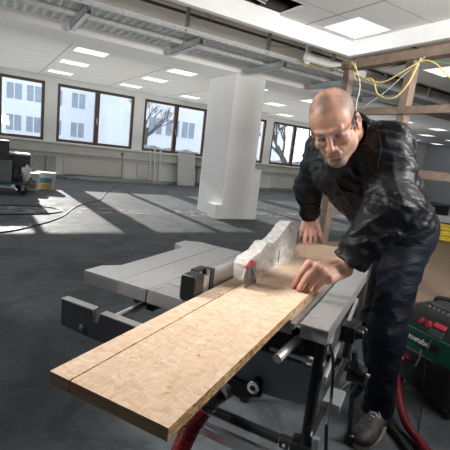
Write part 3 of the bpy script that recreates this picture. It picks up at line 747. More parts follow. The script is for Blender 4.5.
# stand: four legs, cross tubes
def leg(a, b, sa, sb, lt=None):
    k = b
    o = MB().tube([(a, b, .79), (a, b, .48), (a+.01*sa, b+.005*sb, .45)], .0175, 16).build('leg', BLKT, saw, smooth=True)
    MB().tube([(a+.02*sa, b+.03*sb, .50), (a+.05*sa, b+.04*sb, .40), (a+.10*sa, b+.07*sb, .012)], .0125, 14).build('lower_tube', lt or BLKT, o, smooth=True)
    MB().lathe([(.02, 0), (.026, .004), (.024, .05), (.018, .055)], 14, (a+.102*sa, b+.072*sb, .0), (0, 0, 1)).build('rubber_foot', BLKP, o, smooth=True)
    return o
leg(.03, .018, -.4, -1, SILVER); leg(.03, .43, -.4, .2); leg(.68, .018, 1, -1); leg(.68, .47, 1, .5)
for a_ in (.03, .68):
    s = -1 if a_ < .3 else 1
    MB().tube([(a_, .055, .440), (a_, .46, .440)], .0165, 14).build('cross_tube', BLKT, saw, smooth=True)
    MB().box(a_+s*.035-.018, a_+s*.035+.018, .06, .46, .375, .408).build('cross_bar', SILVER, saw, bevel=.004)
    for b_, t_ in ((.03, 1), (.43, -1)):
        j = MB().box(a_-.03, a_+.03, b_-.032, b_+.032, .415, .468).cyl((a_, b_, .44), (a_, b_+.07*t_, .44), .024, .021, 16).build('joint_bracket', BLKP, saw, bevel=.006)
        for dz, db in ((.012, -.018), (-.012, .014), (.01, .045*t_)): MB().lathe([(.005, 0), (.005, .003)], 8, (a_-.031, b_+db, .44+dz), (-1, 0, 0)).build('screw', CHROME, j)
for b_ in (.018, .44): MB().tube([(.03, b_, .46), (.68, b_, .46)], .014, 12).build('long_tube', BLKT, saw, smooth=True)
# fence
FEN = .386
fe = MB()
fe.prism([(FEN, T+.001), (FEN, T+.085), (FEN+.012, T+.085), (FEN+.012, T+.06), (FEN+.040, T+.055), (FEN+.040, T+.001)], -.015, .72, axes=(1, 2, 0))
fen = fe.build('rip_fence', SILVER, saw, bevel=.0015)
MB().prism(rrect(FEN-.004, FEN+.050, T+.001, T+.084, .012), -.105, -.048, axes=(1, 2, 0)).build('fence_end_cap', BLKP, fen, bevel=.007, seg=3)
MB().box(-.048, -.010, FEN+.004, FEN+.05, T+.01, T+.07).build('fence_clamp_body', SILVER, fen, bevel=.004)
MB().box(-.012, .015, FEN-.004, FEN+.03, T+.002, T+.087).box(-.05, .012, FEN+.022, FEN+.05, T+.078, T+.086).build('fence_bracket', BLKP, fen, bevel=.003)
# blade + guard
KB = .328
mb = MB(); nT = 40; pts = []
for k in range(nT*2):
    a_ = 2*PI*k/(nT*2); r_ = .127 if k % 2 else .121
    pts.append((.30+r_*math.cos(a_), .80+r_*math.sin(a_)))
mb.prism(pts, KB-.0012, KB+.0012, axes=(0, 2, 1)); mb.build('saw_blade', CHROME, saw)
def m_guard():
    m, nt, b = new_mat('milky_clear_guard')
    v = mapped(nt, (1, 1, 1.6)); f = noise(nt, v, 26, 6, .7, .6)
    b.inputs['Base Color'].default_value = (.95, .94, .92, 1); b.inputs['Roughness'].default_value = .28
    nt.links.new(ramp(nt, f, [(.3, (.22, .22, .22)), (.5, (.34, .34, .34)), (.7, (.52, .52, .52))]), b.inputs['Alpha'])
    b.inputs['Coat Weight'].default_value = .4
    bump(nt, b, f, .2, .002)
    return m
GUARD = m_guard()
gp = [(.095, T+.045), (.085, T+.10), (.105, T+.118), (.15, T+.122), (.20, T+.128), (.245, T+.150), (.28, T+.150), (.305, T+.14), (.36, T+.150), (.41, T+.168), (.46, T+.192), (.50, T+.203), (.56, T+.198), (.605, T+.182), (.622, T+.165), (.625, T+.13), (.628, T+.06), (.610, T+.026), (.16, T+.026)]
gsh = MB()
for s in (-1, 1):
    y0, y1 = (KB+s*.022, KB+s*.0245); gsh.prism(gp, min(y0, y1), max(y0, y1), axes=(0, 2, 1))
for i in range(0, len(gp)-2):     # curved top web joins both cheeks
    p, q = gp[i], gp[i+1]
    gsh.add([(p[0], KB-.022, p[1]), (p[0], KB+.022, p[1]), (q[0], KB+.022, q[1]), (q[0], KB-.022, q[1]),
             (p[0], KB-.022, p[1]-.002), (p[0], KB+.022, p[1]-.002), (q[0], KB+.022, q[1]-.002), (q[0], KB-.022, q[1]-.002)],
            [(0, 1, 2, 3), (7, 6, 5, 4), (0, 4, 5, 1), (1, 5, 6, 2), (2, 6, 7, 3), (3, 7, 4, 0)])
gd = gsh.build('blade_guard', GUARD, saw)
MB().prism([(.44, T+.0), (.60, T+.13), (.60, T+.175), (.56, T+.175), (.44, T+.12), (.42, T+.02)], KB-.0012, KB+.0012, axes=(0, 2, 1)).build('riving_knife', GREY_AL, saw)
MB().box(.40, .404, KB-.0265, KB-.0248, T+.05, T+.10).build('guard_mark', BLKP, gd)
# front claw plate, spring and red lever in front of the guard
MB().prism([(.075, T+.024), (.055, T+.098), (.14, T+.105), (.165, T+.024)], KB-.034, KB-.0275, axes=(0, 2, 1)).build('front_plate', simple('brown_grey_plate', (.16, .14, .135), .4, .5), gd, bevel=.002)
MB().tube(spline([BP(246, 268, .29), BP(250, 264, .29), BP(253, 261, .29)], 5), [.006]*11, 10).lathe([(.0, 0), (.006, .002), (.008, .012), (.005, .02), (.0, .022)], 12, BP(250, 266, .29), (.35, 0, .9)).build('release_lever', RED, gd, smooth=True)
cl = MB()
for k in range(3): cl.beam(BP(246+k*3, 267, .292), BP(242+k*7, 279, .292), .006, .003)
cl.lathe([(.012, 0), (.015, .004), (.012, .012)], 16, BP(252, 275, .305), (0, -1, 0)); cl.build('spring_clip', GREY_AL, gd, smooth=True)

# strand board: half ripped, kerf open from the near end to the blade
B0, B1 = .113, .377
mb = MB(); grid_slab(mb, (-.618, 1.075), (B0, B1), [(-.618, .18, .3245, B1)], T+.0005, T+.0245, (0, 1, 2))
bd = mb.build('strand_board', [OSB, OSBF, OSBE])
strip_ = MB().box(-.618, .18, .3280, B1, T+.0005, T+.0245).build('cut_strip', [OSB, OSBF, OSBE], bd)
for p in list(bd.data.polygons)+list(strip_.data.polygons):
    if abs(p.normal.z) > .5: p.material_index = 0
    elif abs(p.normal.x) > .5: p.material_index = 1
    else: p.material_index = 2
bd.location = tuple(SO); bd.rotation_euler = (0, 0, SA)
tag(bd, 'long pale oriented strand board being ripped on the table saw under the man\'s hands', 'board')
# suction hose at the saw
hose_m, nt, b = new_mat('red_black_ribbed_hose')
MAROON = simple('dark_red_hose_rubber', (.20, .010, .018), .4, var=.2)
dp = empty('dust_port', tuple(wld(.02, .30, .55))); 
def ribbed(pts, r, name, mat, parent, pitch=.008, depth=.0035):
    P = spline(pts, 40); L = [0]
    for i in range(1, len(P)): L.append(L[-1]+np.linalg.norm(P[i]-P[i-1]))
    n = int(L[-1]/pitch*4); Q = []; rs = []
    P = np.array(P)
    for k in range(n+1):
        s = L[-1]*k/n; Q.append([np.interp(s, L, P[:, j]) for j in range(3)]); rs.append(r + depth*math.sin(2*PI*k/4+.6))
    return MB().tube(Q, rs, 16).build(name, mat, parent, smooth=True)
A = [AP(232, 386, .03), AP(222, 391, -.005), AP(214, 398, -.03), AP(203, 411, -.06), AP(190, 430, -.10), AP(179, 455, -.13), AP(170, 500, -.16)]
wp = [wld(*a) for a in A]; wp[-1] = wp[-1]*1.0
end = [wp[-1]+np.array([0, .02, -.12]), np.array([wp[-1][0]-.05, wp[-1][1]+.05, .045]), np.array([wp[-1][0]-.25, wp[-1][1]+.30, .032]), np.array([wp[-1][0]-.7, wp[-1][1]+.25, .032])]
sh = ribbed([wp[3], wp[4], wp[5], wp[6]]+end, .027, 'suction_hose', MAROON, None)
tag(sh, 'dark red ribbed suction hose hanging from the saw below the near end of the board', 'hose')
bpy.data.objects.remove(dp)
MB().tube([A[0]*1.0, A[1]], .030, 18).build('dust_port', simple('grey_port_cuff', (.22, .23, .25), .5), saw, smooth=True)
MB().tube([A[1]*.8+A[2]*.2, A[2], A[3]*.6+A[2]*.4], [.031, .028, .030], 18).box(*(lambda q: (q[0]-.035, q[0]+.0, q[1]-.02, q[1]+.05, q[2]-.02, q[2]+.03))(A[2])).build('hose_connector', BLKP, saw, smooth=True)
MB().prism([(.22, .60), (.17, .585), (.17, .57), (.24, .54), (.30, .55), (.30, .60)], .0, .018, axes=(1, 2, 0)).build('port_flange', BLKP, saw, bevel=.004)
q0 = BP(333, 352, -.04)
cable('power_cord', [wld(*BP(330, 345, -.045)), wld(*BP(333, 362, -.05)), wld(*BP(331, 400, -.06)), wld(*BP(326, 440, -.08)), wld(.02, -.10, .2), wld(.1, -.3, .008), wld(.4, -.5, .008)], .004, BLKP, 'thin black cord hanging from the right side of the saw')

# ================================================================== VACUUM
va = empty('shop_vacuum', (2.40, 1.17, 0), math.radians(-5))
BLK2 = simple('vacuum_black_plastic', (.014, .015, .016), .32, var=.2)
MB().prism(rrect(-.20, .20, -.20, .20, .05), .07, .285).build('tank', BLK2, va, bevel=.012)
MB().prism(rrect(-.21, .21, -.21, .21, .05), .285, .418).build('green_band', DKGREEN, va, bevel=.008)
mb = MB(); mb.prism([(-.205, .416), (-.135, .505), (-.10, .535), (.18, .545), (.21, .416)], -.20, .20, axes=(0, 2, 1)); mb.build('motor_head', BLK2, va, bevel=.014, seg=3)
mb = MB().prism(rrect(-.08, .17, -.15, .15, .04), .538, .56); mb.build('top_tray', simple('tray_dark_grey', (.05, .055, .06), .3), va, bevel=.008)
for k in range(9): MB().box(-.098, -.085, -.13+k*.03, -.118+k*.03, .525, .543).build('tray_tick', SILVER, va)
MB().tube(spline([(-.02, -.14, .55), (-.02, -.12, .585), (-.02, 0, .60), (-.02, .12, .585), (-.02, .14, .55)], 6), .013, 10).build('carry_handle', BLK2, va, smooth=True)
# sloped control panel
sl = math.atan2(.089, .070); px_ = lambda t: (-.205+.070*t, .416+.089*t)
def on_panel(t, y, h): 
    x, z = px_(t); return (x-math.sin(sl)*h, y, z+math.cos(sl)*h)
nrm = (-math.sin(sl), 0, math.cos(sl))
for y in (.095, .045):
    kk = MB().lathe([(.021, 0), (.021, .006), (.015, .008), (.014, .018), (.010, .02)], 18, on_panel(.5, y, 0), nrm).build('red_dial', RED, va, smooth=True)
    MB().obox(on_panel(.5, y, .021), (.022, .005, .006), Euler((0, -sl, 0)).to_matrix()).build('dial_pointer', BLK2, kk)
MB().obox(on_panel(.62, -.02, .004), (.03, .07, .012), Euler((0, -sl, 0)).to_matrix()).build('switch_cover', simple('bright_red_flap', (.50, .03, .045), .4), va, bevel=.003)
MB().obox(on_panel(.2, -.02, .003), (.04, .085, .014), Euler((0, -sl, 0)).to_matrix()).build('socket_cover', simple('dark_grey_flap', (.03, .03, .032), .4), va, bevel=.003)
lb = MB().box(-.216, -.2105, -.075, .13, .335, .385).build('label_plate', BLK2, va, bevel=.002)
cu = bpy.data.curves.new('brand_lettering', 'FONT'); cu.body = 'metabo'; cu.size = .047; cu.extrude = .0006; cu.offset = .0012; cu.align_x = 'CENTER'; cu.align_y = 'CENTER'
to = bpy.data.objects.new('tmp', cu); COL.objects.link(to); bpy.context.view_layer.update()
me = bpy.data.meshes.new_from_object(to); bpy.data.objects.remove(to)
lo = bpy.data.objects.new('brand_lettering', me); COL.objects.link(lo); me.materials.clear(); me.materials.append(WHITEP); lo.parent = va
lo.matrix_local = Matrix(((0, 0, -1, -.2172), (-1, 0, 0, .055), (0, 1, 0, .361), (0, 0, 0, 1)))
for x, y, r_ in ((-.17, .17, .035), (-.17, -.17, .035)):
    MB().lathe([(.008, -.012), (r_, -.012), (r_, .012), (.008, .012)], 16, (x, y, .035), (0, 1, 0)).build('caster', BLKP, va, smooth=True)
    MB().box(x-.02, x+.02, y-.02, y+.02, .035, .075).build('caster_fork', BLKP, va)
for y in (-.2, .2): MB().lathe([(.02, -.02), (.075, -.02), (.075, .02), (.02, .02)], 22, (.16, y, .075), (0, 1, 0)).build('rear_wheel', BLKP, va, smooth=True)
MB().lathe([(.027, 0), (.027, .02), (.023, .03)], 20, (-.20, .12, .22), (-1, 0, .0)).build('hose_inlet', simple('deep_red_inlet', (.08, .005, .008), .5), va, smooth=True)
MB().tube([(-.208, .035, .31), (-.213, .03, .27), (-.213, .045, .20)], .004, 8).build('cable_clip', SILVER, va, smooth=True)
MB().tube([(-.2, .16, .32), (-.22, .165, .33), (-.225, .165, .24), (-.2, .16, .23)], .008, 8).build('side_latch', SILVER, va, smooth=True)
tag(va, 'black and green workshop vacuum with red dials standing behind the man at lower right', 'vacuum')
vw = lambda x, y, z: np.array([2.40, 1.17, 0]) + np.array([math.cos(-.0873)*x-math.sin(-.0873)*y, math.sin(-.0873)*x+math.cos(-.0873)*y, z])
pp = [vw(-.24, .12, .22), vw(-.29, .12, .19), pt(398, 392, 2.22), pt(401, 408, 2.14), pt(407, 425, 2.05), pt(420, 442, 1.95), pt(440, 470, 1.80)]
pp = [p if p[2] > .026 else np.array([p[0], p[1], .026]) for p in pp]
o = MB().tube(spline(pp, 10), .022, 14).build('vacuum_hose', simple('red_vacuum_hose', (.17, .008, .012), .4, var=.1), None, smooth=True)
tag(o, 'smooth red hose curving over the floor behind the man\'s shoe', 'hose')
cable('mains_lead', [on for on in (vw(-.21, -.02, .41), vw(-.25, -.03, .35), vw(-.26, -.05, .2), vw(-.30, -.10, .05), vw(-.38, -.16, .006), vw(-.6, -.3, .006))], .0035, BLKP, 'thin black lead hanging down the front of the vacuum')
o = MB().tube(spline([pt(383, 424, 2.12)*np.array([1, 1, 0])+np.array([0, 0, .02]), np.array([1.75, .95, .02]), np.array([1.6, .7, .02]), np.array([1.4, .3, .02])], 8), .018, 12).build('rubber_hose', BLKT, None, smooth=True)
tag(o, 'black hose lying on the floor between the shoe and the red hose', 'hose')

# ================================================================== PERSON (implicit surfaces, one continuous skin)
def nrm3(v): v = np.array(v, float); return v/np.linalg.norm(v)
def sd_ell(P, c, r, R=None):
    Q = P - np.array(c)
    if R is not None: Q = Q @ R
    r = np.array(r, float); k0 = np.linalg.norm(Q/r, axis=1); k1 = np.linalg.norm(Q/(r*r), axis=1)+1e-9
    return k0*(k0-1)/k1
def sd_cone(P, a, b, ra, rb):
    a = np.array(a, float); b = np.array(b, float); ab = b-a
    t = np.clip(((P-a) @ ab)/(ab @ ab), 0, 1)
    return np.linalg.norm(P-a-t[:, None]*ab, axis=1) - (ra+(rb-ra)*t)
def smin(a, b, k):
    h = np.clip(.5+.5*(b-a)/k, 0, 1); return b*(1-h)+a*h - k*h*(1-h)
def smax(a, b, k): return -smin(-a, -b, k)
def vnoise(P):
    I = np.floor(P).astype(np.int64); f = P-I; f = f*f*(3-2*f)
    def h(i, j, k):
        n = (I[:, 0]+i)*73856093 ^ (I[:, 1]+j)*19349663 ^ (I[:, 2]+k)*83492791
        n = (n ^ (n >> 13))*1274126177 & 0x7fffffff
        return ((n ^ (n >> 15)) & 0xffff)/65535.
    x, y, z = f.T
    a = h(0,0,0)*(1-x)+h(1,0,0)*x; b = h(0,1,0)*(1-x)+h(1,1,0)*x
    c = h(0,0,1)*(1-x)+h(1,0,1)*x; d = h(0,1,1)*(1-x)+h(1,1,1)*x
    return (a*(1-y)+b*y)*(1-z)+(c*(1-y)+d*y)*z
def ridge(P): return 1-np.abs(2*vnoise(P)-1)
def surf(func, lo, hi, h):
    """surface of func = 0, naive surface nets with coarse-to-fine evaluation"""
    lo = np.array(lo, float); hi = np.array(hi, float); B = 4
    nb = np.ceil((hi-lo)/(h*B)).astype(int); n = nb*B
    ci = np.stack(np.meshgrid(*[np.arange(k)*B+1.5 for k in nb], indexing='ij'), -1).reshape(-1, 3)
    dc = func(lo+ci*h)
    G = np.repeat(np.repeat(np.repeat(dc.reshape(nb), B, 0), B, 1), B, 2)
    near = (np.abs(dc) < h*B*1.6).reshape(nb)
    mask = np.repeat(np.repeat(np.repeat(near, B, 0), B, 1), B, 2)
    idx = np.argwhere(mask)
    val = np.empty(len(idx))
    for s in range(0, len(idx), 400000): val[s:s+400000] = func(lo+idx[s:s+400000]*h)
    G[mask] = val
    S = G < 0
    nx, ny, nz = G.shape
    c = np.zeros((nx-1, ny-1, nz-1), int)
    for i in (0, 1):
        for j in (0, 1):
            for k in (0, 1): c += S[i:nx-1+i, j:ny-1+j, k:nz-1+k]
    act = np.argwhere((c > 0) & (c < 8)); vid = -np.ones(c.shape, int); vid[tuple(act.T)] = np.arange(len(act))
    acc = np.zeros((len(act), 3)); cnt = np.zeros(len(act))
    corners = [(i, j, k) for i in (0, 1) for j in (0, 1) for k in (0, 1)]
    for a in corners:
        for ax in range(3):
            if a[ax]: continue
            b = list(a); b[ax] = 1
            ga = G[tuple((act+a).T)]; gb = G[tuple((act+b).T)]; cr = (ga < 0) != (gb < 0)
            t = np.where(cr, ga/(ga-gb+1e-12), 0)
            p = np.array(a, float)+t[:, None]*(np.array(b)-np.array(a))
            acc += p*cr[:, None]; cnt += cr
    V = lo+(act+acc/cnt[:, None])*h
    Fs = []
    for ax in range(3):
        u, w_ = (ax+1) % 3, (ax+2) % 3
        sl0 = [slice(None)]*3; sl1 = [slice(None)]*3; sl0[ax] = slice(0, -1); sl1[ax] = slice(1, None)
        ch = S[tuple(sl0)] != S[tuple(sl1)]
        e = np.argwhere(ch); e = e[(e[:, u] > 0) & (e[:, w_] > 0) & (e[:, u] < c.shape[u]) & (e[:, w_] < c.shape[w_])]
        def q(du, dw): p = e.copy(); p[:, u] -= du; p[:, w_] -= dw; return vid[tuple(p.T)]
        Q = np.stack([q(0, 0), q(1, 0), q(1, 1), q(0, 1)], 1)
        fl = ~S[tuple(e.T)]
        Q[fl] = Q[fl][:, ::-1]
        Fs.append(Q[(Q >= 0).all(1)])
    return V, np.concatenate(Fs)[:, ::-1]
def mesh_obj(name, V, Fc, mat, parent, col=None, smooth_it=0):
    me = bpy.data.meshes.new(name)
    me.vertices.add(len(V)); me.vertices.foreach_set('co', V.astype(np.float32).ravel())
    me.loops.add(len(Fc)*4); me.loops.foreach_set('vertex_index', Fc.astype(np.int32).ravel())
    me.polygons.add(len(Fc)); me.polygons.foreach_set('loop_start', np.arange(0, len(Fc)*4, 4, dtype=np.int32))
    me.polygons.foreach_set('use_smooth', np.ones(len(Fc), dtype=bool))
    me.update(calc_edges=True); me.validate()
    if col is not None:
        at = me.color_attributes.new('Col', 'FLOAT_COLOR', 'POINT')
        at.data.foreach_set('color', np.concatenate([col, np.ones((len(col), 1))], 1).astype(np.float32).ravel())
    me.materials.append(mat)
    bm = bmesh.new(); bm.from_mesh(me); bmesh.ops.recalc_face_normals(bm, faces=bm.faces); bm.to_mesh(me); bm.free()
    o = bpy.data.objects.new(name, me); COL.objects.link(o)
    if parent: o.parent = parent
    if smooth_it:
        s = o.modifiers.new('smooth', 'SMOOTH'); s.factor = .5; s.iterations = smooth_it
    return o

man = empty('person', (1.62, 1.15, 0))
man_off = np.array([1.62, 1.15, 0])
tag(man, 'man in black work jacket and safety glasses bending over the board', 'person')
# joints
shL = pt(388, 146, 1.50); elL = pt(389, 207, 1.37); wrL = pt(347, 263, 1.42)
shR = pt(323, 151, 1.80); elR = pt(308, 188, 1.98); wrR = pt(309, 216, 2.17)
pel = pt(403, 223, 1.95); neck = pt(354, 136, 1.60)
side = nrm3(shL-shR); hipL = pt(406, 242, 1.89); hipR = pt(398, 236, 2.06)
knL = pt(386, 330, 1.97); anL = pt(378, 408, 2.09)
knR = pt(378, 322, 2.14); anR = pt(378, 385, 2.35); anR[2] = .10
chest = (shL+shR)/2 + np.array([0, 0, -.10]) + (pel-(shL+shR)/2)*.12
spine = nrm3(pel-neck); front = nrm3(np.cross(side, spine));
if front[2] > 0: front = -front
HC = pt(334, 127, 1.40)
def rx(a): c, s = math.cos(a), math.sin(a); return np.array([[1, 0, 0], [0, c, -s], [0, s, c]])
def ry(a): c, s = math.cos(a), math.sin(a); return np.array([[c, 0, s], [0, 1, 0], [-s, 0, c]])
def rz(a): c, s = math.cos(a), math.sin(a); return np.array([[c, -s, 0], [s, c, 0], [0, 0, 1]])
HR = M.T @ rz(math.radians(6)) @ ry(math.radians(-30)) @ rx(math.radians(36)) @ np.array([[-1, 0, 0], [0, 0, 1], [0, 1, 0]]).T
# (columns of HR: face-right, face-forward, head-up in world space)
HS = 0.99
nk = (neck-HC) @ HR / HS
def head_sdf(P):
    d = sd_ell(P, (0, -.018, .048), (.076, .098, .080))
    d = smin(d, sd_ell(P, (0, .045, .045), (.060, .042, .055)), .03)          # forehead
    d = smin(d, sd_ell(P, (0, .026, -.035), (.058, .062, .078)), .03)         # mid face
    for s in (-1, 1):
        d = smin(d, sd_ell(P, (s*.046, -.002, -.055), (.018, .036, .036)), .03)   # jaw angle
        d = smin(d, sd_cone(P, (s*.048, .0, -.072), (s*.016, .068, -.100), .014, .015), .022)
        d = smin(d, sd_ell(P, (s*.041, .062, -.022), (.021, .022, .018)), .018)   # cheekbone
        d = smin(d, sd_cone(P, (s*.010, .091, .025), (s*.040, .081, .028), .0105, .0095), .010)   # brow
    d = smin(d, sd_ell(P, (0, .074, -.100), (.022, .020, .017)), .018)            # chin
    d = smin(d, sd_ell(P, (0, .076, -.058), (.030, .024, .024)), .016)            # muzzle
    for s in (-1, 1):
        d = smax(d, -sd_ell(P, (s*.030, .099, .004), (.019, .022, .0135)), .010)  # socket
        d = smin(d, sd_ell(P, (s*.031, .0735, .004), (.0145, .0135, .0125)), .003)    # lid and ball
        d = smax(d, -sd_cone(P, (s*.019, .0885, -.0025), (s*.043, .0835, -.003), .0016, .0012), .002)   # lid slit
        d = smin(d, sd_cone(P, (s*.018, .086, -.012), (s*.040, .078, -.014), .004, .003), .008)   # bag under the eye
    d = smin(d, sd_cone(P, (0, .090, .018), (0, .113, -.022), .0085, .0105), .010)    # nose bridge to tip
    d = smin(d, sd_ell(P, (0, .112, -.028), (.0115, .012, .010)), .006)
    for s in (-1, 1):
        d = smin(d, sd_ell(P, (s*.0125, .100, -.031), (.0085, .011, .0085)), .005)
        d = smax(d, -sd_ell(P, (s*.0065, .107, -.040), (.0035, .005, .004)), .002)
        d = smax(d, -sd_cone(P, (s*.020, .094, -.034), (s*.032, .083, -.062), .0030, .0024), .006)    # nasolabial fold
    d = smin(d, sd_cone(P, (-.019, .094, -.0575), (.019, .094, -.0575), .0045, .0045), .006)
    d = smin(d, sd_cone(P, (-.016, .093, -.0695), (.016, .093, -.0695), .0055, .0055), .006)
    d = smax(d, -sd_cone(P, (-.024, .096, -.0635), (.024, .096, -.0635), .0018, .0018), .003)          # mouth line
    d = smax(d, -sd_ell(P, (0, .098, -.082), (.018, .010, .005)), .008)
    for s in (-1, 1):                                                        # frown
        d = smax(d, -sd_cone(P, (s*.0055, .1005, .020), (s*.007, .097, .044), .0022, .0012), .005)
    for z in (): d = smax(d, -sd_cone(P, (-.03, .084-(z-.05)*.28, z), (.03, .084-(z-.05)*.28, z), .0006, .0006), .006)
    # ears
    for s in (-1, 1):
        Re = rx(.15) @ rz(s*.30)
        e = sd_ell(P, (s*.081, -.012, -.002), (.0075, .020, .033), Re)
        e = smax(e, -sd_ell(P, (s*.087, -.006, .002), (.006, .011, .019), Re), .004)
        e = smin(e, sd_ell(P, (s*.079, .006, -.004), (.005, .005, .009)), .004)
        d = smin(d, e, .005)
    # neck
    d = smin(d, sd_cone(P, (0, -.030, -.030), nk, .056, .056), .03)
    d = smin(d, sd_cone(P, (-.048, -.03, -.04), nk+np.array([-.03, .03, 0]), .014, .018), .02)
    d = smin(d, sd_cone(P, (.048, -.03, -.04), nk+np.array([.03, .03, 0]), .014, .018), .02)
    return d
def head_col(P):
    n = len(P); c = np.tile(np.array([.475, .25, .178]), (n, 1))
    def mixm(c, m, col): return c*(1-m[:, None]) + np.array(col)*m[:, None]
    sm = lambda d, w: 1/(1+np.exp(np.clip(d/w, -30, 30)))
    nz = vnoise(P*90); n2 = vnoise(P*40+5)
    c = c*(.80+.4*n2[:, None])
    for s in (-1, 1): c = mixm(c, .45*sm(sd_ell(P, (s*.040, .070, -.024), (.022, .022, .018)), .004), (.60, .25, .18))
    c = mixm(c, .55*sm(sd_ell(P, (0, .113, -.026), (.014, .014, .012)), .004), (.62, .24, .18))
    for s in (-1, 1): c = mixm(c, .75*sm(sd_ell(P, (s*.082, -.01, 0), (.012, .024, .036)), .003), (.55, .16, .11))
    # stubble beard, short cropped hair
    b = sm(np.maximum(P[:, 2]+.046+.35*(P[:, 1]-.075)*0, -(P[:, 1]-.02)), .006)*.75
    must = sm(sd_ell(P, (0, .095, -.050), (.027, .018, .008)), .003)
    chin = sm(sd_ell(P, (0, .082, -.092), (.028, .030, .022)), .005)
    c = mixm(c, np.clip(b*(.65+.5*nz), 0, .85), (.17, .11, .085))
    c = mixm(c, np.clip(must*(.6+.4*nz), 0, .85), (.13, .085, .065))
    c = mixm(c, np.clip(chin*(.6+.5*nz), 0, .85), (.12, .09, .075))
    lip = sm(np.minimum(sd_cone(P, (-.019, .096, -.0575), (.019, .096, -.0575), .004, .004), sd_cone(P, (-.015, .096, -.0695), (.015, .096, -.0695), .005, .005)), .0015)
    c = mixm(c, lip*.7, (.42, .16, .14))
    mid = sm(sd_cone(P, (-.024, .096, -.0635), (.024, .096, -.0635), .0022, .0018), .0008); c = mixm(c, mid*.9, (.12, .04, .035))
    for s in (-1, 1):
        sl_ = sm(sd_cone(P, (s*.019, .0885, -.0025), (s*.043, .0835, -.003), .0026, .002), .0008); c = mixm(c, sl_*.95, (.05, .03, .025))
        br = sm(sd_cone(P, (s*.014, .097, .026), (s*.046, .082, .030), .0045, .0035), .002); c = mixm(c, br*(.5+.4*nz), (.20, .12, .085))
        c = mixm(c, .75*sm(sd_ell(P, (s*.031, .085, .003), (.021, .018, .013)), .004), (.24, .10, .075))  # brow shade painted into the eye sockets
        c = mixm(c, .9*sm(sd_ell(P, (s*.0065, .107, -.040), (.0035, .006, .004)), .001), (.08, .03, .025))
    # widow's peak and cropped sides
    fore = sm(sd_ell(P, (0, .050, .112), (.024, .050, .036)), .005)
    sides = sm(np.maximum(np.maximum(P[:, 1]-.030-.35*(P[:, 2]-.03), .042-np.abs(P[:, 0])), -P[:, 2]-.012), .006)
    back = sm(np.maximum(P[:, 1]+.03, -.04-P[:, 2]), .008)
    hairc = (.20, .145, .115)
    c = mixm(c, np.clip(fore*(.6+.5*nz), 0, .9), (.13, .09, .07))
    c = mixm(c, np.clip(np.maximum(sides, back)*(.6+.5*nz), 0, .85), (.12, .09, .072))
    return c
Vh, Fh = surf(head_sdf, (-.115, -.15, min(-.15, nk[2]-.08)), (.115, .15, .15), .0024)
Ch = head_col(Vh)
Vhw = HC + (Vh*HS) @ HR.T

def hand_mesh(wrist, elbow, mcp, tips, thumb, up, r=.0112, bend=.010, seed=0, ext=.09):
    """mcp, tips: four world points each (index..little); thumb: base, knuckle, tip"""
    fa = nrm3(elbow-wrist); segs = []
    for i in range(4):
        a, b = np.array(mcp[i]), np.array(tips[i]); k = (1, 1.03, .98, .85)[i]
        p1 = a+(b-a)*.46+up*bend; p2 = a+(b-a)*.76+up*bend*.85
        segs += [(a, p1, r*1.08*k, r*.98*k, i), (p1, p2, r*.98*k, r*.86*k, i), (p2, b, r*.86*k, r*.74*k, i)]
    tb = [(thumb[0], thumb[1], r*1.5, r*1.15), (thumb[1], thumb[2], r*1.12, r*.85)]
    ctr = np.mean(np.array(mcp), 0)
    P_ = np.array(list(mcp)+list(tips)+list(thumb)+[wrist, wrist+fa*ext])
    lo, hi = P_.min(0)-.045, P_.max(0)+.045
    def f(P):
        d = sd_cone(P, wrist, wrist+fa*ext, .0265, .036)
        wside = nrm3(np.array(mcp[3])-np.array(mcp[0]))
        for i in range(4):
            w0 = wrist + wside*(-.018+.012*i)
            d = smin(d, sd_cone(P, w0, np.array(mcp[i])-up*.004, .0165, .0135), .014)
        d = smin(d, sd_cone(P, wrist-wside*.02, thumb[0], .015, .015), .012)
        d = smin(d, sd_cone(P, wrist+wside*.016-up*.006, np.array(mcp[3])-up*.012, .019, .012), .012)
        for i in range(3):
            m0 = (np.array(mcp[i])+np.array(mcp[i+1]))/2; m1 = (np.array(tips[i])+np.array(tips[i+1]))/2
            d = smin(d, sd_cone(P, m0-up*.004, m0*.45+m1*.55+up*.001, .0108, .008), .006)
        for i in range(4):
            fd = np.full(len(P), 9.)
            for a, b, ra, rb, k in segs:
                if k == i: fd = smin(fd, sd_cone(P, a, b, ra, rb), .003)
            kn = np.array(mcp[i])+up*.003
            fd = smin(fd, np.linalg.norm(P-kn, axis=1)-r*1.12, .006)
            d = smin(d, fd, .0045)
        td = smin(sd_cone(P, *tb[0][:2], *tb[0][2:]), sd_cone(P, *tb[1][:2], *tb[1][2:]), .004)
        d = smin(d, td, .007)
        # tendons and creases
        for i in range(4):
            d = smin(d, sd_cone(P, wrist+wside*(-.012+.008*i)+up*.020, np.array(mcp[i])+up*.0075, .0025, .0035), .006)
        d = d + .0007*(ridge(P*120)-.5) + .0012*(vnoise(P*45)-.5)
        return d
    V, Fc = surf(f, lo, hi, .0022)
    c = np.tile(np.array([.54, .30, .225]), (len(V), 1))*(.86+.28*vnoise(V*60)[:, None])
    sm = lambda d, w: 1/(1+np.exp(np.clip(d/w, -30, 30)))
    for p in list(tips)+[thumb[2]]:
        m = sm(np.linalg.norm(V-p, axis=1)-.013, .003)*.55; c = c*(1-m[:, None])+np.array([.46, .15, .12])*m[:, None]
    for p in list(mcp)+[s_[1] for s_ in segs if True]:
        m = sm(np.linalg.norm(V-p, axis=1)-.010, .003)*.35; c = c*(1-m[:, None])+np.array([.56, .22, .17])*m[:, None]
    # nails
    return V, Fc, c
BT = T+.0245
def pz(u, v, z): return onz(u, v, z)
upL = np.array([0, 0, 1.])
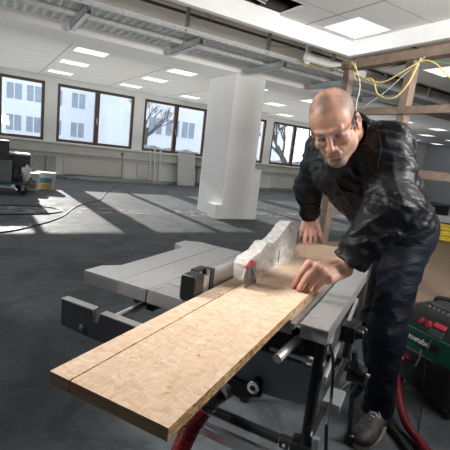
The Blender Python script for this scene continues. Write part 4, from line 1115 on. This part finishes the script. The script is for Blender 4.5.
tipsL = [pz(293.5, 286.5, BT+.009), pz(299.5, 289, BT+.009), pz(307, 289.5, BT+.009), pz(315, 290, BT+.009)]
mcpL = [pt(309, 264, 1.33), pt(316.5, 267, 1.322), pt(323.5, 272, 1.322), pt(329, 278, 1.327)]
thL = [pt(326, 263, 1.43), pt(309, 269, 1.395), pz(296.5, 278, BT+.009)]
V1, F1, C1 = hand_mesh(pt(343, 267, 1.395), elL, mcpL, tipsL, thL, nrm3(upL+.25*(CAM-mcpL[1])), r=.0124, bend=.007, seed=1, ext=.035)
tipsR = [pz(315, 241, BT+.008), pz(309.5, 243, BT+.008), pz(304, 243, BT+.008), pz(299.5, 240.5, BT+.008)]
mcpR = [pt(315.5, 227, 2.17), pt(311, 226, 2.16), pt(306.5, 227, 2.15), pt(302, 229, 2.14)]
thR = [pt(317, 226, 2.20), pt(320, 234, 2.17), pz(321, 240, BT+.009)]
V2, F2, C2 = hand_mesh(pt(309.5, 217, 2.16), elR, mcpR, tipsR, thR, nrm3(CAM-mcpR[1]+upL*1.2), r=.0110, seed=2, ext=.035)
def body_sdf(P):
    d = sd_cone(P, neck-side*.02+spine*.08, neck+side*.02+spine*.08, .045, .045)
    d = smin(d, sd_cone(P, shL-side*.03+spine*.03, shR+side*.03+spine*.03, .042, .042), .03)
    d = smin(d, sd_cone(P, chest+spine*.05, pel, .07, .09), .04)
    d = smin(d, sd_cone(P, neck, neck+spine*.1, .045, .05), .03)
    for a, b, ra, rb in ((shL, elL, .045, .035), (elL, wrL, .035, .028), (shR, elR, .045, .035), (elR, wrR, .035, .026),
                         (pel, hipL, .10, .09), (pel, hipR, .10, .09), (hipL, knL, .075, .05), (knL, anL, .05, .036), (hipR, knR, .075, .05), (knR, anR, .05, .036)):
        d = smin(d, sd_cone(P, a, b, ra, rb), .03)
    return d
allj = np.array([shL, elL, wrL, shR, elR, wrR, pel, knL, anL, knR, anR, neck, hipR])
V3, F3 = surf(body_sdf, allj.min(0)-.16, allj.max(0)+.16, .012)
C3 = np.tile(np.array([.58, .34, .25]), (len(V3), 1))
Vs = [Vhw, V1, V2, V3]; Fsx = [Fh, F1, F2, F3]; Cs = [Ch, C1, C2, C3]
off = 0; Fo = []
for V_, F_ in zip(Vs, Fsx): Fo.append(F_+off); off += len(V_)
m, nt, b = new_mat('skin')
at = N(nt, 'ShaderNodeVertexColor'); at.layer_name = 'Col'
v = mapped(nt); pr = noise(nt, v, 260, 4, .7)
nt.links.new(mixc(nt, .25, at.outputs[0], ramp(nt, pr, [(.3, (.45, .45, .45)), (.7, (1, 1, 1))]), 'MULTIPLY'), b.inputs['Base Color'])
b.inputs['Roughness'].default_value = .50; b.inputs['Specular IOR Level'].default_value = .45
b.inputs['Subsurface Weight'].default_value = .12; b.inputs['Subsurface Radius'].default_value = (.012, .005, .003); b.inputs['Subsurface Scale'].default_value = .5
bump(nt, b, noise(nt, v, 160, 5, .7), .25, .0015)
body = mesh_obj('body', np.concatenate(Vs)-man_off, np.concatenate(Fo), m, man, np.concatenate(Cs))

# fingernails would be under a pixel; clothing next
def fabric(name, col, sheen=.15, rough=.5):
    m, nt, b = new_mat(name); v = mapped(nt)
    f = noise(nt, v, 30, 5, .65)
    nt.links.new(ramp(nt, f, [(.3, tuple(c*.75 for c in col)), (.7, tuple(c*1.3 for c in col))]), b.inputs['Base Color'])
    b.inputs['Roughness'].default_value = rough; b.inputs['Specular IOR Level'].default_value = .22
    b.inputs['Sheen Weight'].default_value = sheen; b.inputs['Sheen Roughness'].default_value = .35
    vs_ = N(nt, 'ShaderNodeMapping'); vs_.inputs['Scale'].default_value = (1, 1, 2.2); vs_.inputs['Rotation'].default_value = (.4, .7, .3); nt.links.new(v, vs_.inputs[0])
    w_ = noise(nt, vs_.outputs[0], 9, 3, .5, 1.0); w_ = mth(nt, 'POWER', mth(nt, 'SUBTRACT', 1, mth(nt, 'ABSOLUTE', mth(nt, 'MULTIPLY_ADD', w_, 5, -2.5))), 1.0)
    bump(nt, b, mth(nt, 'MAXIMUM', w_, 0), .22, .010)
    return m
JAC = fabric('black_work_jacket_cloth', (.0038, .0045, .0065), .0, .5)
TRO = fabric('navy_work_trouser_cloth', (.003, .005, .010), .0, .58)
def folds(P, ax, L, W, amp, seed):
    """long creases that run across an axis"""
    x, y, z = frame_from(ax); Q = np.stack([(P @ x)/W, (P @ y)/W, (P @ z)/L], 1)+seed
    Q = Q + .5*np.stack([vnoise(P*9+seed), vnoise(P*9+seed+7), vnoise(P*9+seed+13)], 1)
    r1 = ridge(Q); return -amp*(r1**2.2-.35)
axL = nrm3(elL-shL); axF = nrm3(wrL-elL); axR = nrm3(elR-shR)
mid_back = (shL+shR)/2*.5+pel*.5 - front*.03
cuffL = pt(348, 262, 1.40); cuffR = pt(310, 214, 2.14)
def jacket_sdf(P):
    torso = sd_cone(P, shL-side*.035+spine*.03, shR+side*.035+spine*.03, .092, .088)
    c2 = (shL+shR)/2+spine*.22+front*.02
    torso = smin(torso, sd_cone(P, shL-side*.07+spine*.05+front*.02, hipL*.5+pel*.5-spine*.05-front*.02+side*.01, .115, .128), .06)
    torso = smin(torso, sd_cone(P, shR+side*.07+spine*.05+front*.02, hipR*.5+pel*.5-spine*.07-side*.01, .115, .120), .06)
    torso = smin(torso, sd_cone(P, neck+spine*.02, neck+spine*.12, .075, .11), .06)
    torso = smin(torso, sd_cone(P, pt(344, 168, 1.63), pt(384, 208, 1.84), .125, .135), .06)
    torso = torso + folds(P, spine*.6+side*.6, .055, .16, .012, 3.3) + folds(P, front+spine*.3, .03, .09, .006, 8.1) + folds(P, side-spine*.7, .035, .12, .007, 12.1)
    hem = (P-(pel+spine*.035)) @ spine
    torso = smax(torso, hem, .012)
    # sleeves
    el_out = elL + nrm3(elL-(shL+wrL)/2)*.012
    sl_ = sd_cone(P, shL, el_out, .088, .079); sl_ = smin(sl_, sd_cone(P, el_out, cuffL, .079, .053), .04)
    t = np.clip(((P-elL) @ axF)/.25, -1, 1)
    sl_ = sl_ + folds(P, axL*.8+side*.4, .036, .12, .013, 1.7) + folds(P, axF+axL*.5, .024, .09, .009, 5.2) + folds(P, axF-axL*.6, .03, .1, .007, 15.2)
    sl_ = np.maximum(sl_, (P-cuffL) @ axF)
    sr = sd_cone(P, shR, elR, .080, .060); sr = smin(sr, sd_cone(P, elR, cuffR, .059, .050), .04)
    sr = sr + folds(P, axR, .03, .09, .012, 2.9)
    sr = np.maximum(sr, (P-cuffR) @ nrm3(wrR-elR))
    d = smin(torso, sl_, .03); d = smin(d, sr, .03)
    d = d + folds(P, axL+side*.5, .017, .06, .0035, 21.3)
    # stand collar
    cn = nrm3(HC+HR @ np.array([0, -.04, -.05])-neck)
    q = neck + cn*.015 - spine*0
    h_ = (P-q) @ cn; rad = np.linalg.norm((P-q)-h_[:, None]*cn, axis=1)
    ring = np.maximum(np.abs(rad-.080-.10*h_)-.006, np.abs(h_-.02)-.035)-.002
    d = smin(d, ring, .012)
    d = smax(d, -sd_cone(P, neck-spine*.0+cn*.015, neck+cn*.25, .066, .080), .008)
    return d
J = np.array([shL, elL, cuffL, shR, elR, cuffR, pel+spine*.05, neck])
Vj, Fj = surf(jacket_sdf, J.min(0)-.17, J.max(0)+.17, .0058)
jac = mesh_obj('jacket', Vj-man_off, Fj, JAC, man, None, 0)
jac['label'] = 'black zipped work jacket with stand collar'
axT = nrm3(knL-hipL)
def trouser_sdf(P):
    d = sd_cone(P, pel+side*.055+spine*.02, pel-side*.055+spine*.02, .110, .110)
    d = smin(d, sd_cone(P, hipL*.6+pel*.4+spine*.06, hipR*.6+pel*.4+spine*.05, .112, .112), .05)
    l = smin(sd_cone(P, hipL-front*.012, knL, .100, .085), sd_cone(P, knL, anL-np.array([0, 0, .01]), .083, .072), .04)
    l = l + folds(P, axT+side*.8, .045, .13, .009, 4.4) + folds(P, axT-side*.9, .05, .12, .007, 6.4)
    r_ = smin(sd_cone(P, hipR-front*.02, knR, .105, .085), sd_cone(P, knR, anR-np.array([0, 0, .01]), .084, .075), .04)
    r_ = r_ + folds(P, axT+side*.7, .05, .16, .009, 9.4)
    d = smin(d, smin(l, r_, .02), .05)
    d = np.maximum(d, .075-P[:, 2])
    d = np.maximum(d, -((P-(pel-spine*.09)) @ spine))
    return d
J = np.array([pel-spine*.1, hipL, hipR, knL, knR, anL, anR])
Vt, Ft = surf(trouser_sdf, np.minimum(J.min(0)-.17, [9, 9, .06]), J.max(0)+.17, .0075)
tr_ = mesh_obj('trousers', Vt-man_off, Ft, TRO, man, None, 1); tr_['label'] = 'dark navy work trousers'
# jacket details : zip, chest seam, cuff strap, stretch panel
def on_surface(func, p, d, n=60, step=.004, lift=.0015):
    p = np.array(p, float); d = nrm3(d)
    for _ in range(n):
        s = func(p[None])[0]
        if s < .0008: break
        p = p + d*max(s*.8, .0008)
    return p - d*lift
def strip(name, pts, r, mat, parent=man): return MB().tube([p-man_off for p in spline(pts, 5)], r, 6).build(name, mat, parent, smooth=True)
zp = [on_surface(jacket_sdf, pt(u, v, 1.30), pt(u, v, 1.8)-pt(u, v, 1.3)) for u, v in ((333, 178), (338, 186), (345, 196), (352, 206))]
strip('zip', zp, .003, simple('dull_zip', (.05, .05, .055), .35, .6))
ck = [on_surface(jacket_sdf, pt(u, v, 1.20), pt(u, v, 1.8)-pt(u, v, 1.2)) for u, v in ((341, 190), (352, 192), (362, 193), (371, 193))]
strip('chest_pocket_welt', ck, .0035, JAC)
ys = [on_surface(jacket_sdf, pt(u, v, 1.20), pt(u, v, 1.8)-pt(u, v, 1.2)) for u, v in ((372, 122), (379, 135), (381, 150), (377, 168))]
strip('shoulder_seam', ys, .0025, JAC)
for k in range(0):
    a_ = on_surface(trouser_sdf, pt(401+k*2.6, 214-k*.9, 1.6), pt(410, 205, 2.0)-pt(410, 205, 1.6)); b2 = on_surface(trouser_sdf, pt(408+k*2.2, 226-k*.8, 1.6), pt(410, 205, 2.0)-pt(410, 205, 1.6))
# ribbed stretch waist between jacket and trousers
# ---- shoes
def shoe(an, toe_dir, parent, label=None):
    toe_dir = nrm3([toe_dir[0], toe_dir[1], 0]); sd = np.array([-toe_dir[1], toe_dir[0], 0])
    heel = np.array([an[0], an[1], 0])-toe_dir*.075
    K = 1.10; S = lambda x, y, z: heel+(toe_dir*x+sd*y+np.array([0, 0, z]))*K
    def f(P):
        Q = np.stack([(P-heel) @ toe_dir, (P-heel) @ sd, P[:, 2]], 1)/K
        d = sd_ell(Q, (.225, .004, .040), (.085, .052, .045))
        d = smin(d, sd_cone(Q, (.055, 0, .055), (.16, 0, .055), .042, .044), .03)
        d = smin(d, sd_cone(Q, (.06, 0, .06), (.085, 0, .125), .043, .046), .02)
        d = smin(d, sd_ell(Q, (.045, 0, .045), (.045, .040, .05)), .02)
        d = np.maximum(d, .018-Q[:, 2]); d = np.maximum(d, Q[:, 2]-.135)
        d = d+.0022*(ridge(Q*28)-.5)
        return d
    pts = np.array([S(-.02, -.07, 0), S(.33, .07, .15), S(-.02, .07, 0), S(.33, -.07, .15)])
    V, Fc = surf(f, pts.min(0)-.01, pts.max(0)+.01, .005)
    s = mesh_obj('shoe', V-man_off, Fc, simple('scuffed_black_leather', (.045, .040, .038), .6, var=.6, scale=30), parent)
    if label: s['label'] = label
    ol = []
    for k in range(36):
        a = 2*PI*k/36; x = .150+.162*math.cos(a); wv = .047+.010*math.cos(a)-.006*math.cos(2*a+.3)
        y = wv*math.sin(a)*1.05; ol.append(S(x, y, 0)[:2]-man_off[:2])
    MB().prism(ol, .001, .024).build('sole', simple('tan_grey_sole', (.20, .165, .125), .7, var=.3, scale=20), s, bevel=.005)
    bl = simple('pale_lace', (.50, .56, .62), .6)
    lc = MB()
    for k in range(5):
        x = .105+k*.020; z0 = .122-k*.0085
        for t_ in (-1, 1):
            lc.tube([p-man_off for p in spline([S(x, -.026*t_, z0-.016), S(x+.006, 0, z0+.002), S(x+.014, .026*t_, z0-.020)], 4)], .0028, 6)
    lc.build('laces', bl, s, smooth=True)
    return s
shoe(pt(381, 411, 2.08), np.array([-.30, -.085]), man, 'scuffed black lace-up safety shoe with tan sole')
shoe(anR, np.array([-.28, -.14]), man)
# ---- safety glasses
gl = empty('safety_glasses'); gl.parent = man
gm = Matrix([[*(HR[i]*HS), (HC-man_off)[i]] for i in range(3)]+[[0, 0, 0, 1]]); gl.matrix_local = gm
def lens_pt(x, z): return (x, .106-.9*abs(x)**1.9*4.2-.18*(z < 0)*abs(z), z)
vs = []; nx_ = 33; rows = 6
for i in range(nx_):
    x = -.072+.144*i/(nx_-1); ax_ = abs(x)
    zt = .020-.10*max(0, ax_-.045); zb = -.026+.20*max(0, .014-ax_)*4 + 1.2*max(0, ax_-.052)
    zb = min(zb, zt-.012)
    for j in range(rows): vs.append(lens_pt(x, zt+(zb-zt)*j/(rows-1)))
fs = [(i*rows+j, i*rows+j+1, (i+1)*rows+j+1, (i+1)*rows+j) for i in range(nx_-1) for j in range(rows-1)]
LENS = m_glass('clear_lens', (.95, .96, .97), .012, .05)
o = MB().add(vs, fs).build('lens', LENS, gl, smooth=True); s_ = o.modifiers.new('thick', 'SOLIDIFY'); s_.thickness = .0018
edge = [vs[i*rows] for i in range(nx_)]; edge2 = [vs[i*rows+rows-1] for i in range(nx_)]
MB().tube(edge, .0011, 6).tube(edge2, .0009, 6).build('lens_rim', m_glass('clear_rim', (.7, .72, .74), .15, .1), gl, smooth=True)
GB = simple('black_temple_arm', (.02, .022, .025), .35); GBL = simple('blue_grey_hinge', (.25, .30, .34), .4)
for s in (-1, 1):
    MB().tube(spline([(s*.071, .070, .014), (s*.077, .045, .014), (s*.081, .010, .016), (s*.083, -.018, .014), (s*.080, -.034, -.010)], 5), .0028, 8).build('temple_arm', GB, gl, smooth=True)
    MB().prism([(.045, .004), (.078, .005), (.078, .020), (.045, .019)], .0735 if s > 0 else -.0785, .0785 if s > 0 else -.0735, axes=(1, 2, 0)).build('side_shield', LENS, gl)

# ================================================================== LIGHT
def aim(o, p, q):
    o.location = p; o.rotation_euler = (Vector(q)-Vector(p)).to_track_quat('-Z', 'Y').to_euler()
sun = bpy.data.lights.new('sun', 'SUN'); sun.energy = 6.8; sun.angle = math.radians(.6); sun.color = (1, .96, .90)
so = bpy.data.objects.new('sun', sun); COL.objects.link(so)
el = math.radians(18.7); az = math.radians(-1.7)
sd = Vector((math.sin(az)*math.cos(el), math.cos(az)*math.cos(el), math.sin(el)))
so.rotation_euler = sd.to_track_quat('Z', 'Y').to_euler()
def area(name, p, q, w, h, e, col=(1, 1, 1), spread=90):
    l = bpy.data.lights.new(name, 'AREA'); l.shape = 'RECTANGLE'; l.size = w; l.size_y = h; l.energy = e; l.color = col; l.spread = math.radians(spread)
    o = bpy.data.objects.new(name, l); COL.objects.link(o); aim(o, p, q); return o
area('photo_softbox', (2.9, -.35, 2.6), (1.15, 1.1, 1.0), .6, .6, 16, (1, .985, .96), 60)
area('photo_softbox', (-.9, 2.2, 2.5), (.8, .95, .95), .5, .5, 12.5, (1, .97, .92), 60)
area('added_ceiling_fill', (1.2, -1.6, 1.7), (4.2, 3.2, 3.0), .8, .8, 125, (1, .98, .95), 85)  # added fill lamp behind the camera, brightens the near ceiling
area('added_ceiling_fill', (6.5, 10.4, 1.40), (6.5, 10.45, 3.0), 14, 4.5, 125, (1, .97, .92), 170)  # added fill panel, no such lamp in the room; lifts the far ceiling
area('added_void_fill', (2.6, 5.6, 1.6), (2.6, 5.65, 3.5), 7, 1.2, 20, (1, .96, .9), 150)  # added fill lamp to brighten the raw slab and tray undersides
wd = bpy.data.worlds.new('World'); scene.world = wd; wd.use_nodes = True
bg = wd.node_tree.nodes['Background']; bg.inputs[0].default_value = (.90, .95, 1.0, 1); bg.inputs[1].default_value = 1.95
# big sky windows help the sampler
# ================================================================== CAMERA
cam = bpy.data.cameras.new('camera'); co = bpy.data.objects.new('camera', cam); COL.objects.link(co)
cam.sensor_width = 36; cam.sensor_fit = 'HORIZONTAL'; cam.lens = 36*F/450; cam.clip_start = .05; cam.clip_end = 300
W_ = Matrix([[*M.T[i], CAM[i]] for i in range(3)]+[[0, 0, 0, 1]]); co.matrix_world = W_
scene.camera = co
scene.view_settings.view_transform = 'Standard'; scene.view_settings.look = 'None'; scene.view_settings.exposure = 0.0; scene.view_settings.gamma = 1
scene.view_settings.use_curve_mapping = False
scene.cycles.use_denoising = True
scene.cycles.max_bounces = 8; scene.cycles.diffuse_bounces = 5; scene.cycles.transparent_max_bounces = 12
scene.cycles.sample_clamp_indirect = 6
